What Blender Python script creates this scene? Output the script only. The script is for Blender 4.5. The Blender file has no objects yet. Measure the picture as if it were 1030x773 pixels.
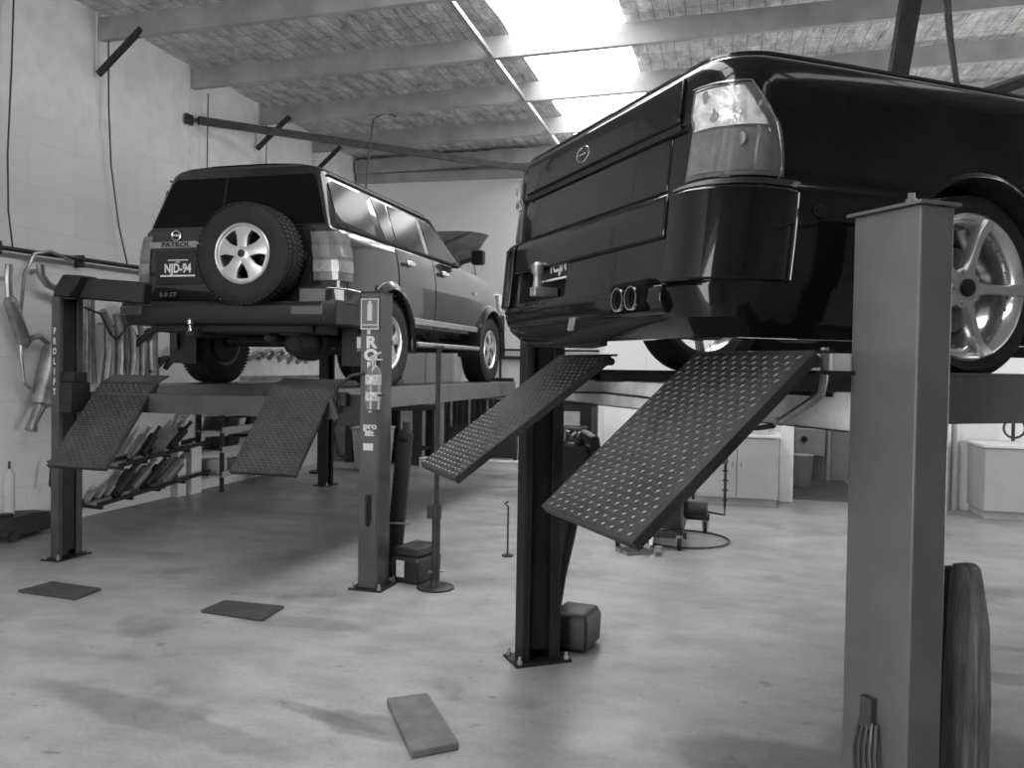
import bpy, bmesh, math, random
from mathutils import Vector, Matrix
random.seed(7)
PI = math.pi
sc = bpy.context.scene
COL = sc.collection

# ------------------------------------------------------------------ frames
class Frame:
    """local x right, y forward, z up; yaw turns forward towards +X world"""
    def __init__(s, o, yaw):
        s.o = Vector(o); s.yaw = yaw
        s.M = Matrix.Translation(s.o) @ Matrix.Rotation(-yaw, 4, 'Z')
    def w(s, x, y, z): return s.M @ Vector((x, y, z))
WORLD = Frame((0, 0, 0), 0)
ROOM = Frame((0, 0, 0), math.radians(14))
PAT = Frame((-2.013, 7.992, 1.391), 0.281)
UTE = Frame((1.24, 3.775, 1.57), math.radians(69))

# ------------------------------------------------------------------ materials
MATS = {}
def mat(name, v, rough=0.5, metal=0.0, coat=0.0, nz=0.0, ns=8.0, bump=0.0, bs=40.0, spec=0.5, emit=0.0, alpha=None, stretch=None, nz2=None):
    if name in MATS: return MATS[name]
    m = bpy.data.materials.new(name); m.use_nodes = True
    nt = m.node_tree; b = nt.nodes['Principled BSDF']
    b.inputs['Base Color'].default_value = (v, v, v, 1)
    b.inputs['Roughness'].default_value = rough
    b.inputs['Metallic'].default_value = metal
    b.inputs['Coat Weight'].default_value = coat
    b.inputs['Coat Roughness'].default_value = 0.03
    b.inputs['Specular IOR Level'].default_value = spec
    if emit:
        b.inputs['Emission Color'].default_value = (1, 1, 1, 1); b.inputs['Emission Strength'].default_value = emit
    tc = nt.nodes.new('ShaderNodeTexCoord')
    src = tc.outputs['Object']
    if stretch:
        mp = nt.nodes.new('ShaderNodeMapping'); mp.inputs['Scale'].default_value = stretch
        nt.links.new(src, mp.inputs['Vector']); src = mp.outputs['Vector']
    n = nt.nodes.new('ShaderNodeTexNoise'); n.inputs['Scale'].default_value = ns; n.inputs['Detail'].default_value = 6
    nt.links.new(src, n.inputs['Vector'])
    r = nt.nodes.new('ShaderNodeMapRange')
    r.inputs['From Min'].default_value = .3; r.inputs['From Max'].default_value = .7
    lo, hi = max(v*(1-nz), 0), v*(1+nz)
    r.inputs['To Min'].default_value = lo; r.inputs['To Max'].default_value = hi
    nt.links.new(n.outputs['Fac'], r.inputs['Value'])
    cc = nt.nodes.new('ShaderNodeCombineColor')
    for i in range(3): nt.links.new(r.outputs[0], cc.inputs[i])
    nt.links.new(cc.outputs[0], b.inputs['Base Color'])
    if bump:
        n2 = nt.nodes.new('ShaderNodeTexNoise'); n2.inputs['Scale'].default_value = bs; n2.inputs['Detail'].default_value = 4
        nt.links.new(src, n2.inputs['Vector'])
        bp = nt.nodes.new('ShaderNodeBump'); bp.inputs['Strength'].default_value = bump; bp.inputs['Distance'].default_value = .01
        nt.links.new(n2.outputs['Fac'], bp.inputs['Height']); nt.links.new(bp.outputs[0], b.inputs['Normal'])
    MATS[name] = m
    return m

paint_suv = mat('dark_green_paint', .014, .22, 0, .9, .1, 3, spec=.25)
paint_ute = mat('black_paint', .006, .14, 0, .6, .1, 3, spec=.15)
glass_dk = mat('tinted_glass', .006, .12, 0, 0, .1, 4, spec=.09)
rubber = mat('tyre_rubber', .010, .75, 0, 0, .25, 12, .3, 60)
plastic = mat('black_plastic', .008, .5, 0, 0, .2, 10)
plastic_g = mat('grey_plastic', .09, .45, 0, 0, .15, 10)
under = mat('underbody_metal', .009, .7, 0, 0, .5, 9, .4, 25)
chrome = mat('chrome', .75, .12, 1)
alloy = mat('alloy_rim', .62, .3, .75, 0, .08, 6)
alloy_sh = mat('polished_alloy', .72, .18, .9, 0, .06, 6)
brake = mat('brake_disc', .25, .4, .9, 0, .3, 20)
lampred = mat('red_lamp_lens', .10, .08, 0, 1, .2, 30)
lampclr = mat('clear_lamp_lens', .62, .1, .15, 1, .35, 28, .6, 45)
lampmid = mat('mid_lamp_lens', .13, .1, 0, 1, .2, 25)
silver = mat('silver_trim', .3, .35, .4, 0, .1, 20)
white = mat('white_lettering', .75, .6)
platebk = mat('plate_black', .012, .4)
lift_gr = mat('lift_grey_paint', .118, .42, 0, .15, .16, 4, .12, 30)
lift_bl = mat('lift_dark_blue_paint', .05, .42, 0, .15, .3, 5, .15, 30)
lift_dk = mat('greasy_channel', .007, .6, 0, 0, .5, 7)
ramp_m = mat('chequer_plate', .055, .36, .35, 0, .3, 7)
ramp_bar = mat('glint_raised_bars', .14, .3, .5, 0, .3, 15)  # paler than the plate, so glints on the worn tops are coloured in
ramp_dk = mat('ramp_steel', .035, .5, .3, 0, .4, 7)
peel = mat('flaking_beam_paint', .80, .55, 0, 0, .3, 6, .4, 20)
steel_dk = mat('dark_steel', .035, .5, .4, 0, .4, 9)
steel = mat('dull_steel', .35, .42, .8, 0, .35, 9)
exh = mat('exhaust_steel', .34, .36, .8, 0, .35, 7)
wallw = mat('painted_wall_white', .80, .8)
wallg = mat('low_bounce_grey_wall', .3, .8, nz=.4, ns=1.5)  # for unseen walls, darkened so they bounce less light back
offw = mat('off_white_paint', .76, .6, 0, 0, .08, 5)
cabw = mat('cabinet_grey', .42, .5, 0, 0, .06, 4)
purl = mat('purlin_paint', .34, .6, 0, 0, .2, 3, .1, 12)
wood = mat('worn_wood', .13, .75, 0, 0, .6, 3.5, .8, 14, stretch=(9, 9, 1.2))
rubmat = mat('rubber_mat', .05, .6, 0, 0, .25, 9, .3, 50)
block = mat('chipboard_block', .14, .75, 0, 0, .25, 14, .5, 60)
boxdk = mat('dark_case', .018, .5, 0, 0, .3, 8)
label_m = mat('paper_label', .5, .7, 0, 0, .3, 60)
cable_m = mat('cable_rubber', .03, .6)
extm = mat('extinguisher_red', .16, .3, 0, .5, .1, 5)
extlab = mat('extinguisher_label', .5, .6, 0, 0, .5, 50)
signm = mat('sign_red', .12, .5)
pale = mat('pale_plastic', .5, .5, 0, 0, .1, 8)
boxgrey = mat('parts_carton', .26, .7, 0, 0, .3, 10)

# left wall: painted blockwork with faint courses, smooth panel above
def blockwork():
    m = bpy.data.materials.new('painted_blockwork'); m.use_nodes = True
    nt = m.node_tree; b = nt.nodes['Principled BSDF']; b.inputs['Roughness'].default_value = .75
    tc = nt.nodes.new('ShaderNodeTexCoord'); sep = nt.nodes.new('ShaderNodeSeparateXYZ'); nt.links.new(tc.outputs['Object'], sep.inputs[0])
    cmb = nt.nodes.new('ShaderNodeCombineXYZ'); nt.links.new(sep.outputs['Y'], cmb.inputs[0]); nt.links.new(sep.outputs['Z'], cmb.inputs[1])
    br = nt.nodes.new('ShaderNodeTexBrick'); nt.links.new(cmb.outputs[0], br.inputs['Vector'])
    br.inputs['Scale'].default_value = 1; br.inputs['Brick Width'].default_value = 1.2; br.inputs['Row Height'].default_value = .4
    br.inputs['Mortar Size'].default_value = .006; br.inputs['Mortar Smooth'].default_value = .6
    for k, v in (('Color1', .80), ('Color2', .77), ('Mortar', .70)): br.inputs[k].default_value = (v, v, v, 1)
    n = nt.nodes.new('ShaderNodeTexNoise'); n.inputs['Scale'].default_value = 1.3; n.inputs['Detail'].default_value = 6; nt.links.new(tc.outputs['Object'], n.inputs['Vector'])
    mr = nt.nodes.new('ShaderNodeMapRange'); mr.inputs['To Min'].default_value = .82; mr.inputs['To Max'].default_value = 1.1; nt.links.new(n.outputs['Fac'], mr.inputs['Value'])
    mx = nt.nodes.new('ShaderNodeVectorMath'); mx.operation = 'SCALE'; nt.links.new(br.outputs['Color'], mx.inputs[0]); nt.links.new(mr.outputs[0], mx.inputs['Scale'])
    nt.links.new(mx.outputs[0], b.inputs['Base Color'])
    return m
STAINS = ((-1.48, 3.48, .30, .13, -.2, .66), (-1.70, 3.52, .34, .06, -.25, .72), (-2.45, 3.30, .9, .12, -.24, .74), (.30, 3.55, .55, .26, -.2, .55), (.95, 3.9, .55, .35, .1, .55), (-2.5, 4.75, .5, .12, .0, .78), (1.45, 4.95, .22, .1, 0, .6), (1.4, 5.5, .5, .08, 0, .7))
def concrete():
    m = bpy.data.materials.new('sealed_concrete'); m.use_nodes = True
    nt = m.node_tree; b = nt.nodes['Principled BSDF']
    tc = nt.nodes.new('ShaderNodeTexCoord')
    def noise(s, d, st=(1, 1, 1), off=(0, 0, 0)):
        mp = nt.nodes.new('ShaderNodeMapping'); mp.inputs['Scale'].default_value = st; mp.inputs['Location'].default_value = off
        nt.links.new(tc.outputs['Object'], mp.inputs['Vector'])
        n = nt.nodes.new('ShaderNodeTexNoise'); n.inputs['Scale'].default_value = s; n.inputs['Detail'].default_value = d; n.inputs['Roughness'].default_value = .6
        nt.links.new(mp.outputs[0], n.inputs['Vector']); return n.outputs['Fac']
    def rng(x, a, b_, c, d):
        r = nt.nodes.new('ShaderNodeMapRange'); r.interpolation_type = 'SMOOTHSTEP'
        for k, v in (('From Min', a), ('From Max', b_), ('To Min', c), ('To Max', d)): r.inputs[k].default_value = v
        nt.links.new(x, r.inputs['Value']); return r.outputs[0]
    def mul(x, y):
        k = nt.nodes.new('ShaderNodeMath'); k.operation = 'MULTIPLY'; nt.links.new(x, k.inputs[0]); nt.links.new(y, k.inputs[1]); return k.outputs[0]
    base = rng(noise(.7, 5), .25, .75, .28, .40)
    blot = mul(rng(noise(1.5, 6, (1, .8, 1), (3, 1, 0)), .54, .70, 1, .68), rng(noise(3.2, 8, (.7, 1.3, 1), (7, 2, 0)), .35, .68, 1.06, .84))      # oil stains
    spots = mul(rng(noise(7, 3, (1, 1.6, 1), (1, 5, 0)), .64, .74, 1, .6), rng(noise(22, 4, (1, 1.6, 1), (4, 5, 0)), .66, .76, 1, .6))
    fine = rng(noise(45, 3), .3, .7, .93, 1.05)
    v = mul(mul(base, blot), mul(spots, fine))
    # dark floor patches with their own wobbly outlines
    for (cx, cy, rx, ry, ang, dep) in STAINS:
        mp = nt.nodes.new('ShaderNodeMapping'); mp.vector_type = 'TEXTURE'
        mp.inputs['Location'].default_value = (cx, cy, 0); mp.inputs['Rotation'].default_value = (0, 0, ang); mp.inputs['Scale'].default_value = (rx, ry, 1)
        wob = nt.nodes.new('ShaderNodeTexNoise'); wob.inputs['Scale'].default_value = 4; wob.inputs['Detail'].default_value = 5
        nt.links.new(tc.outputs['Object'], wob.inputs['Vector'])
        sc_ = nt.nodes.new('ShaderNodeVectorMath'); sc_.operation = 'MULTIPLY_ADD'; nt.links.new(wob.outputs['Color'], sc_.inputs[0])
        sc_.inputs[1].default_value = (.26, .16, 0); nt.links.new(tc.outputs['Object'], sc_.inputs[2])
        sub = nt.nodes.new('ShaderNodeVectorMath'); sub.operation = 'SUBTRACT'; nt.links.new(sc_.outputs[0], sub.inputs[0]); sub.inputs[1].default_value = (.13, .08, 0)
        nt.links.new(sub.outputs[0], mp.inputs['Vector'])
        ln = nt.nodes.new('ShaderNodeVectorMath'); ln.operation = 'LENGTH'; nt.links.new(mp.outputs[0], ln.inputs[0])
        v = mul(v, rng(ln.outputs['Value'], .75, 1.15, dep, 1))
    cc = nt.nodes.new('ShaderNodeCombineColor')
    for i in range(3): nt.links.new(v, cc.inputs[i])
    nt.links.new(cc.outputs[0], b.inputs['Base Color'])
    nt.links.new(rng(noise(2.0, 4), .3, .7, .28, .5), b.inputs['Roughness'])
    bp = nt.nodes.new('ShaderNodeBump'); bp.inputs['Strength'].default_value = .12; bp.inputs['Distance'].default_value = .01
    nt.links.new(noise(18, 5), bp.inputs['Height']); nt.links.new(bp.outputs[0], b.inputs['Normal'])
    return m
def foil():
    m = bpy.data.materials.new('foil_sarking'); m.use_nodes = True
    nt = m.node_tree; b = nt.nodes['Principled BSDF']; b.inputs['Metallic'].default_value = .3; b.inputs['Roughness'].default_value = .24
    tc = nt.nodes.new('ShaderNodeTexCoord')
    mp = nt.nodes.new('ShaderNodeMapping'); mp.inputs['Scale'].default_value = (1, .35, 1); nt.links.new(tc.outputs['Object'], mp.inputs['Vector'])
    n = nt.nodes.new('ShaderNodeTexNoise'); n.inputs['Scale'].default_value = 7; n.inputs['Detail'].default_value = 8; n.inputs['Roughness'].default_value = .72; nt.links.new(mp.outputs[0], n.inputs['Vector'])
    # wire mesh squares
    ch = nt.nodes.new('ShaderNodeTexBrick'); ch.offset = 0; nt.links.new(tc.outputs['Object'], ch.inputs['Vector'])
    ch.inputs['Scale'].default_value = 1; ch.inputs['Brick Width'].default_value = .16; ch.inputs['Row Height'].default_value = .3; ch.inputs['Mortar Size'].default_value = .006
    for k, v in (('Color1', 1), ('Color2', .85), ('Mortar', .5)): ch.inputs[k].default_value = (v, v, v, 1)
    mr = nt.nodes.new('ShaderNodeMapRange'); mr.inputs['From Min'].default_value = .3; mr.inputs['From Max'].default_value = .7; mr.inputs['To Min'].default_value = .42; mr.inputs['To Max'].default_value = 1.15; nt.links.new(n.outputs['Fac'], mr.inputs['Value'])  # crinkle glints put into the colour as light and dark noise
    mx = nt.nodes.new('ShaderNodeVectorMath'); mx.operation = 'SCALE'; nt.links.new(ch.outputs['Color'], mx.inputs[0]); nt.links.new(mr.outputs[0], mx.inputs['Scale'])
    nt.links.new(mx.outputs[0], b.inputs['Base Color'])
    bp = nt.nodes.new('ShaderNodeBump'); bp.inputs['Strength'].default_value = 1.0; bp.inputs['Distance'].default_value = .09
    nt.links.new(n.outputs['Fac'], bp.inputs['Height']); nt.links.new(bp.outputs[0], b.inputs['Normal'])
    return m
M_block, M_floor, M_foil = blockwork(), concrete(), foil()

# ------------------------------------------------------------------ mesh builder
class MB:
    def __init__(s): s.b = bmesh.new(); s.mi = 0
    def _tag(s, fs):
        for f in fs: f.material_index = s.mi
    def box(s, x0, x1, y0, y1, z0, z1, M=None):
        vs = [s.b.verts.new(Vector(p)) for p in ((x0,y0,z0),(x1,y0,z0),(x1,y1,z0),(x0,y1,z0),(x0,y0,z1),(x1,y0,z1),(x1,y1,z1),(x0,y1,z1))]
        if M:
            for v in vs: v.co = M @ v.co
        s._tag([s.b.faces.new([vs[i] for i in q]) for q in ((0,3,2,1),(4,5,6,7),(0,1,5,4),(1,2,6,5),(2,3,7,6),(3,0,4,7))])
        return s
    def bar(s, p0, p1, w, h, up=(0,0,1)):
        p0, p1 = Vector(p0), Vector(p1); d = p1-p0; L = d.length; d.normalize()
        a = d.cross(Vector(up))
        if a.length < 1e-4: a = d.cross(Vector((1,0,0)))
        a.normalize(); c = a.cross(d)
        M = Matrix.Translation(p0) @ Matrix((( a.x,d.x,c.x,0),(a.y,d.y,c.y,0),(a.z,d.z,c.z,0),(0,0,0,1)))
        return s.box(-w/2, w/2, 0, L, -h/2, h/2, M)
    def loft(s, rings, closed=True, cap=True):
        R = [[s.b.verts.new(Vector(p)) for p in r] for r in rings]
        n = len(R[0]); fs = []
        for i in range(len(R)-1):
            for j in range(n if closed else n-1):
                k = (j+1) % n
                try: fs.append(s.b.faces.new((R[i][j], R[i][k], R[i+1][k], R[i+1][j])))
                except ValueError: pass
        if cap and closed:
            fs.append(s.b.faces.new(list(reversed(R[0])))); fs.append(s.b.faces.new(R[-1]))
        s._tag(fs); return s
    def tube(s, pts, r, seg=8, cap=True, flat=None):
        pts = [Vector(p) for p in pts]; rs = r if isinstance(r, (list, tuple)) else [r]*len(pts)
        rings = []; prev = None
        for i, p in enumerate(pts):
            t = (pts[min(i+1, len(pts)-1)] - pts[max(i-1, 0)]).normalized()
            if prev is None:
                a = t.cross(Vector((0,0,1)));
                if a.length < .05: a = t.cross(Vector((1,0,0)))
            else: a = prev - t*prev.dot(t)
            a.normalize(); prev = a; c = t.cross(a)
            rings.append([p + (a*math.cos(2*PI*k/seg) + c*math.sin(2*PI*k/seg))*rs[i] for k in range(seg)])
        return s.loft(rings, True, cap)
    def lathe(s, prof, c, axis='x', seg=40, closed=False):
        """prof: (along axis, radius)"""
        c = Vector(c); A = {'x': Vector((1,0,0)), 'y': Vector((0,1,0)), 'z': Vector((0,0,1))}[axis] if isinstance(axis, str) else Vector(axis).normalized()
        u = A.orthogonal().normalized(); 
        if axis == 'x': u = Vector((0,0,1))
        if axis == 'z': u = Vector((1,0,0))
        v = A.cross(u)
        rings = [[c + A*a + (u*math.cos(2*PI*k/seg)+v*math.sin(2*PI*k/seg))*max(r, 1e-4) for k in range(seg)] for a, r in prof]
        if closed: rings.append(rings[0])
        return s.loft(rings, True, not closed)
    def prism(s, poly, axis, a, b):
        """poly 2-D points in the plane normal to axis ('x': (y,z), 'y': (x,z), 'z': (x,y))"""
        def P(q, t): return {'x': (t, q[0], q[1]), 'y': (q[0], t, q[1]), 'z': (q[0], q[1], t)}[axis]
        A = [s.b.verts.new(P(q, a)) for q in poly]; B = [s.b.verts.new(P(q, b)) for q in poly]
        fs = [s.b.faces.new(A), s.b.faces.new(list(reversed(B)))]; n = len(poly)
        for i in range(n): fs.append(s.b.faces.new((A[i], B[i], B[(i+1)%n], A[(i+1)%n])))
        s._tag(fs); return s
    def grid(s, fn, us, vs, off=None):
        """surface patch with optional thickness function"""
        P = [[s.b.verts.new(Vector(fn(u, v))) for v in vs] for u in us]
        fs = []
        for i in range(len(us)-1):
            for j in range(len(vs)-1): fs.append(s.b.faces.new((P[i][j], P[i+1][j], P[i+1][j+1], P[i][j+1])))
        if off:
            Q = [[s.b.verts.new(Vector(off(u, v))) for v in vs] for u in us]
            for i in range(len(us)-1):
                for j in range(len(vs)-1): fs.append(s.b.faces.new((Q[i][j], Q[i][j+1], Q[i+1][j+1], Q[i+1][j])))
            def strip(a, b):
                for k in range(len(a)-1): fs.append(s.b.faces.new((a[k], b[k], b[k+1], a[k+1])))
            strip(P[0], Q[0]); strip(Q[-1], P[-1])
            strip([r[0] for r in Q], [r[0] for r in P]); strip([r[-1] for r in P], [r[-1] for r in Q])
        s._tag(fs); return s
    def text(s, txt, size, M, depth=.002, sx=1.0, bold=0.0):
        cu = bpy.data.curves.new('t', 'FONT'); cu.body = txt; cu.size = size; cu.extrude = depth; cu.align_x = 'CENTER'; cu.align_y = 'CENTER'; cu.offset = bold
        cu.resolution_u = 3
        o = bpy.data.objects.new('t', cu); COL.objects.link(o)
        dg = bpy.context.evaluated_depsgraph_get(); me = bpy.data.meshes.new_from_object(o.evaluated_get(dg))
        bpy.data.objects.remove(o); bpy.data.curves.remove(cu)
        me.transform(M @ Matrix.Diagonal((sx, 1, 1, 1)))
        n0 = len(s.b.faces); s.b.from_mesh(me); bpy.data.meshes.remove(me)
        s.b.faces.ensure_lookup_table()
        for f in s.b.faces[n0:]: f.material_index = s.mi
        return s
    def xf(s, M):
        bmesh.ops.transform(s.b, matrix=M, verts=s.b.verts); return s
def recalc(bm): bmesh.ops.recalc_face_normals(bm, faces=bm.faces)

def to_mesh(mb, mats, base, smooth=35, cuts=None):
    recalc(mb.b)
    me = bpy.data.meshes.new('m'); mb.b.to_mesh(me); mb.b.free()
    mats = mats if isinstance(mats, (list, tuple)) else [mats]
    for m in mats: me.materials.append(m)
    if cuts:
        o = bpy.data.objects.new('tmp', me); COL.objects.link(o); tmp = [o]
        for c in cuts:
            recalc(c.b); cm = bpy.data.meshes.new('c'); c.b.to_mesh(cm); c.b.free()
            if len(mats) > 1:
                for m in mats: cm.materials.append(m)
                for p in cm.polygons: p.material_index = len(mats)-1
            co = bpy.data.objects.new('cut', cm); COL.objects.link(co); tmp.append(co)
            md = o.modifiers.new('b', 'BOOLEAN'); md.operation = 'DIFFERENCE'; md.object = co; md.solver = 'EXACT'
        dg = bpy.context.evaluated_depsgraph_get(); dg.update()
        me2 = bpy.data.meshes.new_from_object(o.evaluated_get(dg))
        for t in tmp: bpy.data.objects.remove(t)
        me = me2
    me.transform(Matrix.Translation(-Vector(base)))
    if smooth:
        for p in me.polygons: p.use_smooth = True
        me.set_sharp_from_angle(angle=math.radians(smooth))
    return me

def addbevel(o, w, seg=2):
    m = o.modifiers.new('bevel', 'BEVEL'); m.width = w; m.segments = seg; m.limit_method = 'ANGLE'; m.angle_limit = math.radians(40); m.harden_normals = False

class Thing:
    def __init__(s, fr, base, name, label, cat, group=None, rot=0):
        s.fr = fr; s.base = Vector(base)
        e = bpy.data.objects.new(name, None); COL.objects.link(e); e.empty_display_size = .1
        e.location = fr.M @ s.base; e.rotation_euler = (0, 0, -fr.yaw + rot)
        e['label'] = label; e['category'] = cat
        if group: e['group'] = group
        s.e = e
    def part(s, name, mb, mats, parent=None, label=None, bevel=0, smooth=35, cuts=None):
        me = to_mesh(mb, mats, s.base, smooth, cuts); me.name = name
        o = bpy.data.objects.new(name, me); COL.objects.link(o); o.parent = parent or s.e
        if label: o['label'] = label
        if bevel: addbevel(o, bevel)
        return o
def solo(fr, base, name, mb, mats, label=None, cat=None, group=None, kind=None, bevel=0, smooth=35, cuts=None):
    me = to_mesh(mb, mats, base, smooth, cuts); me.name = name
    o = bpy.data.objects.new(name, me); COL.objects.link(o)
    o.location = fr.M @ Vector(base); o.rotation_euler = (0, 0, -fr.yaw)
    if label: o['label'] = label
    if cat: o['category'] = cat
    if group: o['group'] = group
    if kind: o['kind'] = kind
    if bevel: addbevel(o, bevel)
    return o
def struct(name, mb, mats, bevel=0, smooth=None, fr=ROOM):
    return solo(fr, (0,0,0), name, mb, mats, kind='structure', bevel=bevel, smooth=smooth)
def lerp(tab, x):
    if x <= tab[0][0]: return tab[0][1]
    for (a, b), (c, d) in zip(tab, tab[1:]):
        if x <= c: return b + (d-b)*(x-a)/(c-a)
    return tab[-1][1]
def frange(a, b, n): return [a+(b-a)*i/n for i in range(n+1)]
FACE_BACK = Matrix.Rotation(PI/2, 4, 'X')        # text facing -y
def TB(x, y, z): return Matrix.Translation((x, y, z)) @ FACE_BACK

# ------------------------------------------------------------------ setting (ROOM frame)
WL, WR, GB, GF = -6.28, 8.0, 13.9, -5.0
struct('floor', MB().box(WL, WR, GF, GB+4, -.2, 0), M_floor)
o = struct('wall_left', MB().box(WL-.2, WL, GF, GB, 0, 3.87), M_block)
mb = MB().box(WL-.2, WL-.03, GF, GB, 3.87, 5.35)
for g in (7.55, 9.1, 10.65, 12.2, 4.45, 6.0): mb.box(WL-.03, WL-.012, g-.05, g-.02, 3.87, 5.2)
struct('wall_left_upper', mb, offw)
struct('wall_back', MB().box(WL-.2, WR, GB, GB+.2, 0, 5.6), wallw)
struct('wall_right', MB().box(WR, WR+.2, GF, 6.8, 0, 5.7).box(WR, WR+.2, 10.6, GB, 0, 5.7).box(WR, WR+.2, 6.8, 10.6, 4.0, 5.7), wallg)
mb = MB().box(WL-.2, -6.1, GF-.2, GF, 0, 5.6).box(-2.3, WR+.2, GF-.2, GF, 0, 5.6).box(-6.1, -2.3, GF-.2, GF, 4.2, 5.6)
struct('wall_front', mb, wallg)
# roof: insulation sheets with real sag between purlins, left out where the skylight sheets lie
def roofz(r): return 5.12 + (r+6.3)*.026
PG = [13.75-1.55*i for i in range(12)]
SKY = [(-2.38, -1.12), (4.6, 5.2)]
def foilz(r, g):
    ph = (g-PG[0])/1.55; f = abs(math.sin(PI*ph))
    return roofz(r) + .03 - .035*f*(.5+.5*math.sin(r*7+math.sin(g*3))) + .012*math.sin(r*23+g*5)
mb = MB(); 
for a, b in ((WL-.2, SKY[0][0]), (SKY[0][1], SKY[1][0]), (SKY[1][1], WR+.2)):
    n = int((b-a)/.12); mb.grid(lambda u, v: (u, v, foilz(u, v)), frange(a, b, n), frange(GF-.2, GB+.2, 120), lambda u, v: (u, v, roofz(u)+.1))
struct('ceiling', mb, M_foil, smooth=60)
skym = mat('fibreglass_skylight', .8, .5, emit=13.0)
skym2 = mat('dimmed_skylight', .6, .5, emit=4.0)  # unseen second strip, glow turned down to tame window reflections
for i, (a, b) in enumerate(SKY):
    g0 = 6.3 if i == 0 else -2
    struct('window_%d' % (i+1), MB().prism([(a, roofz(a)+.06), (b, roofz(b)+.06), (b, roofz(b)+.08), (a, roofz(a)+.08)], 'y', GF-.2 if i else -3.0, GB), skym2 if i else skym)
# purlins are part of the roof
k = 0
for g in PG:
    if g < GF: continue
    k += 1
    mb = MB()
    def ring(r): 
        z = roofz(r)-.03
        return [(r, g-.035, z), (r, g+.035, z), (r, g+.035, z-.012), (r, g-.02, z-.012), (r, g-.02, z-.215), (r, g+.035, z-.215), (r, g+.035, z-.235), (r, g-.035, z-.235)]
    mb.loft([ring(WL), ring(WR)])
    struct('trim_%d' % k, mb, purl)
k += 1
struct('trim_%d' % k, MB().box(WL, -2.9, GB-.12, GB, 4.72, 4.86).box(WL, -2.9, GB-.03, GB, 4.86, 5.1), purl)
# ridge strut along the skylight edge
k += 1
struct('trim_%d' % k, MB().bar((-2.55, -2, 4.97), (-2.55, 13.7, 4.97), .05, .03).bar((-2.55, -2, 4.99), (-2.55, 13.7, 4.99), .012, .08), silver)

# office partition and doorway at the back right
GP = 10.95; R0 = -1.57
mb = MB().box(R0, .68, GP, GP+.1, 0, 2.7).box(1.75, 3.3+4, GP, GP+.1, 0, 2.7).box(.68, 1.75, GP, GP+.1, 2.1, 2.7)
struct('wall_partition', mb, wallw)
struct('wall_partition_side', MB().box(R0, R0+.1, GP+.1, GB, 0, 2.7), wallw)
struct('ceiling_office', MB().box(R0, WR, GP, GB, 2.7, 2.76), offw)
struct('wall_office_inner', MB().box(.68, 1.75, 13.2, 13.3, 0, 2.7).box(.68, 1.75, 13.19, 13.2, .0, .35), mat('office_wall_grey', .34, .7, nz=.1, ns=2))
struct('trim_20', MB().box(.66, .82, GP-.12, GP+.02, 0, 2.15).box(1.7, 1.78, GP-.05, GP+.02, 0, 2.15).box(.66, 1.78, GP-.06, GP+.02, 2.1, 2.2), offw, bevel=.004)
mb = MB()
for i in range(18): mb.box(.84, 1.7, GP+.14+i*.12, GP+.22+i*.12, .001, .008)
solo(ROOM, (1.27, GP+1.2, 0), 'door_mat', mb, mat('duct_mat', .12, .7), 'dark ribbed mat on the floor inside the doorway', 'mat')
mb = MB()
for (x, z0, z1) in ((R0+.03, 0, 2.6),): mb.box(x-.035, x+.035, GP-.04, GP, z0, z1)
for x in (-.97, -.35): mb.box(x-.006, x+.006, GP-.006, GP, .9, 2.6)
struct('trim_21', mb, offw, bevel=.003)
mb = MB().box(WL, WL+.02, 4, 13.8, 0, .13)
struct('baseboard_left', mb, offw)
# pipes on the back wall
solo(ROOM, (-3.6, GB-.04, 1.7), 'wall_pipe', MB().tube([(-4.4, GB-.05, 1.86), (-1.6, GB-.05, 1.86)], .018).tube([(-4.4, GB-.05, 1.73), (-1.6, GB-.05, 1.73)], .03).tube([(-3.66, GB-.05, 1.73), (-3.66, GB-.05, .3)], .02), steel_dk,
     'twin dark horizontal pipes on the back wall beyond the grey four wheel drive', 'pipe')

# loose braces at the top of the left wall
braces = [((-6.27, 7.5, 4.50), (-5.78, 7.52, 4.93), 'short dark brace leaning from the wall up to the nearest purlin'),
          ((-6.27, 10.55, 4.50), (-5.80, 10.57, 4.92), 'short dark brace crossing behind the long ceiling bar'),
          ((-6.27, 12.15, 4.50), (-5.80, 12.17, 4.92), 'small farthest dark brace just above the four wheel drive roof')]
for p0, p1, lab in braces:
    mb = MB().bar(p0, p1, .035, .05).bar((p0[0], p0[1]-.02, p0[2]), (p1[0], p1[1]-.02, p1[2]), .008, .065)
    solo(ROOM, p0, 'wall_brace', mb, steel_dk, lab, 'brace', 'braces along the left wall top')
mb = MB().bar((-6.2, 9.1, 4.48), (-3.2, 13.6, 4.80), .06, .09).tube([(-6.28, 9.0, 4.47), (-6.2, 9.12, 4.48)], .02).box(-6.28, -6.25, 8.95, 9.07, 4.41, 4.53)
solo(ROOM, (-6.2, 9.1, 4.48), 'tie_bar', mb, steel_dk, 'long dark steel bar running diagonally under the purlins from the left wall', 'bar')
mb = MB().bar((1.54, 8.05, 5.25), (1.54, 10.95, 2.45), .2, .16, up=(1,0,0)).box(1.42, 1.66, 10.75, 11.0, 2.70, 2.74)
solo(ROOM, (1.54, 10.9, 2.7), 'roof_prop', mb, steel_dk, 'wide dark steel prop rising to the roof above the ute', 'beam')
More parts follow.
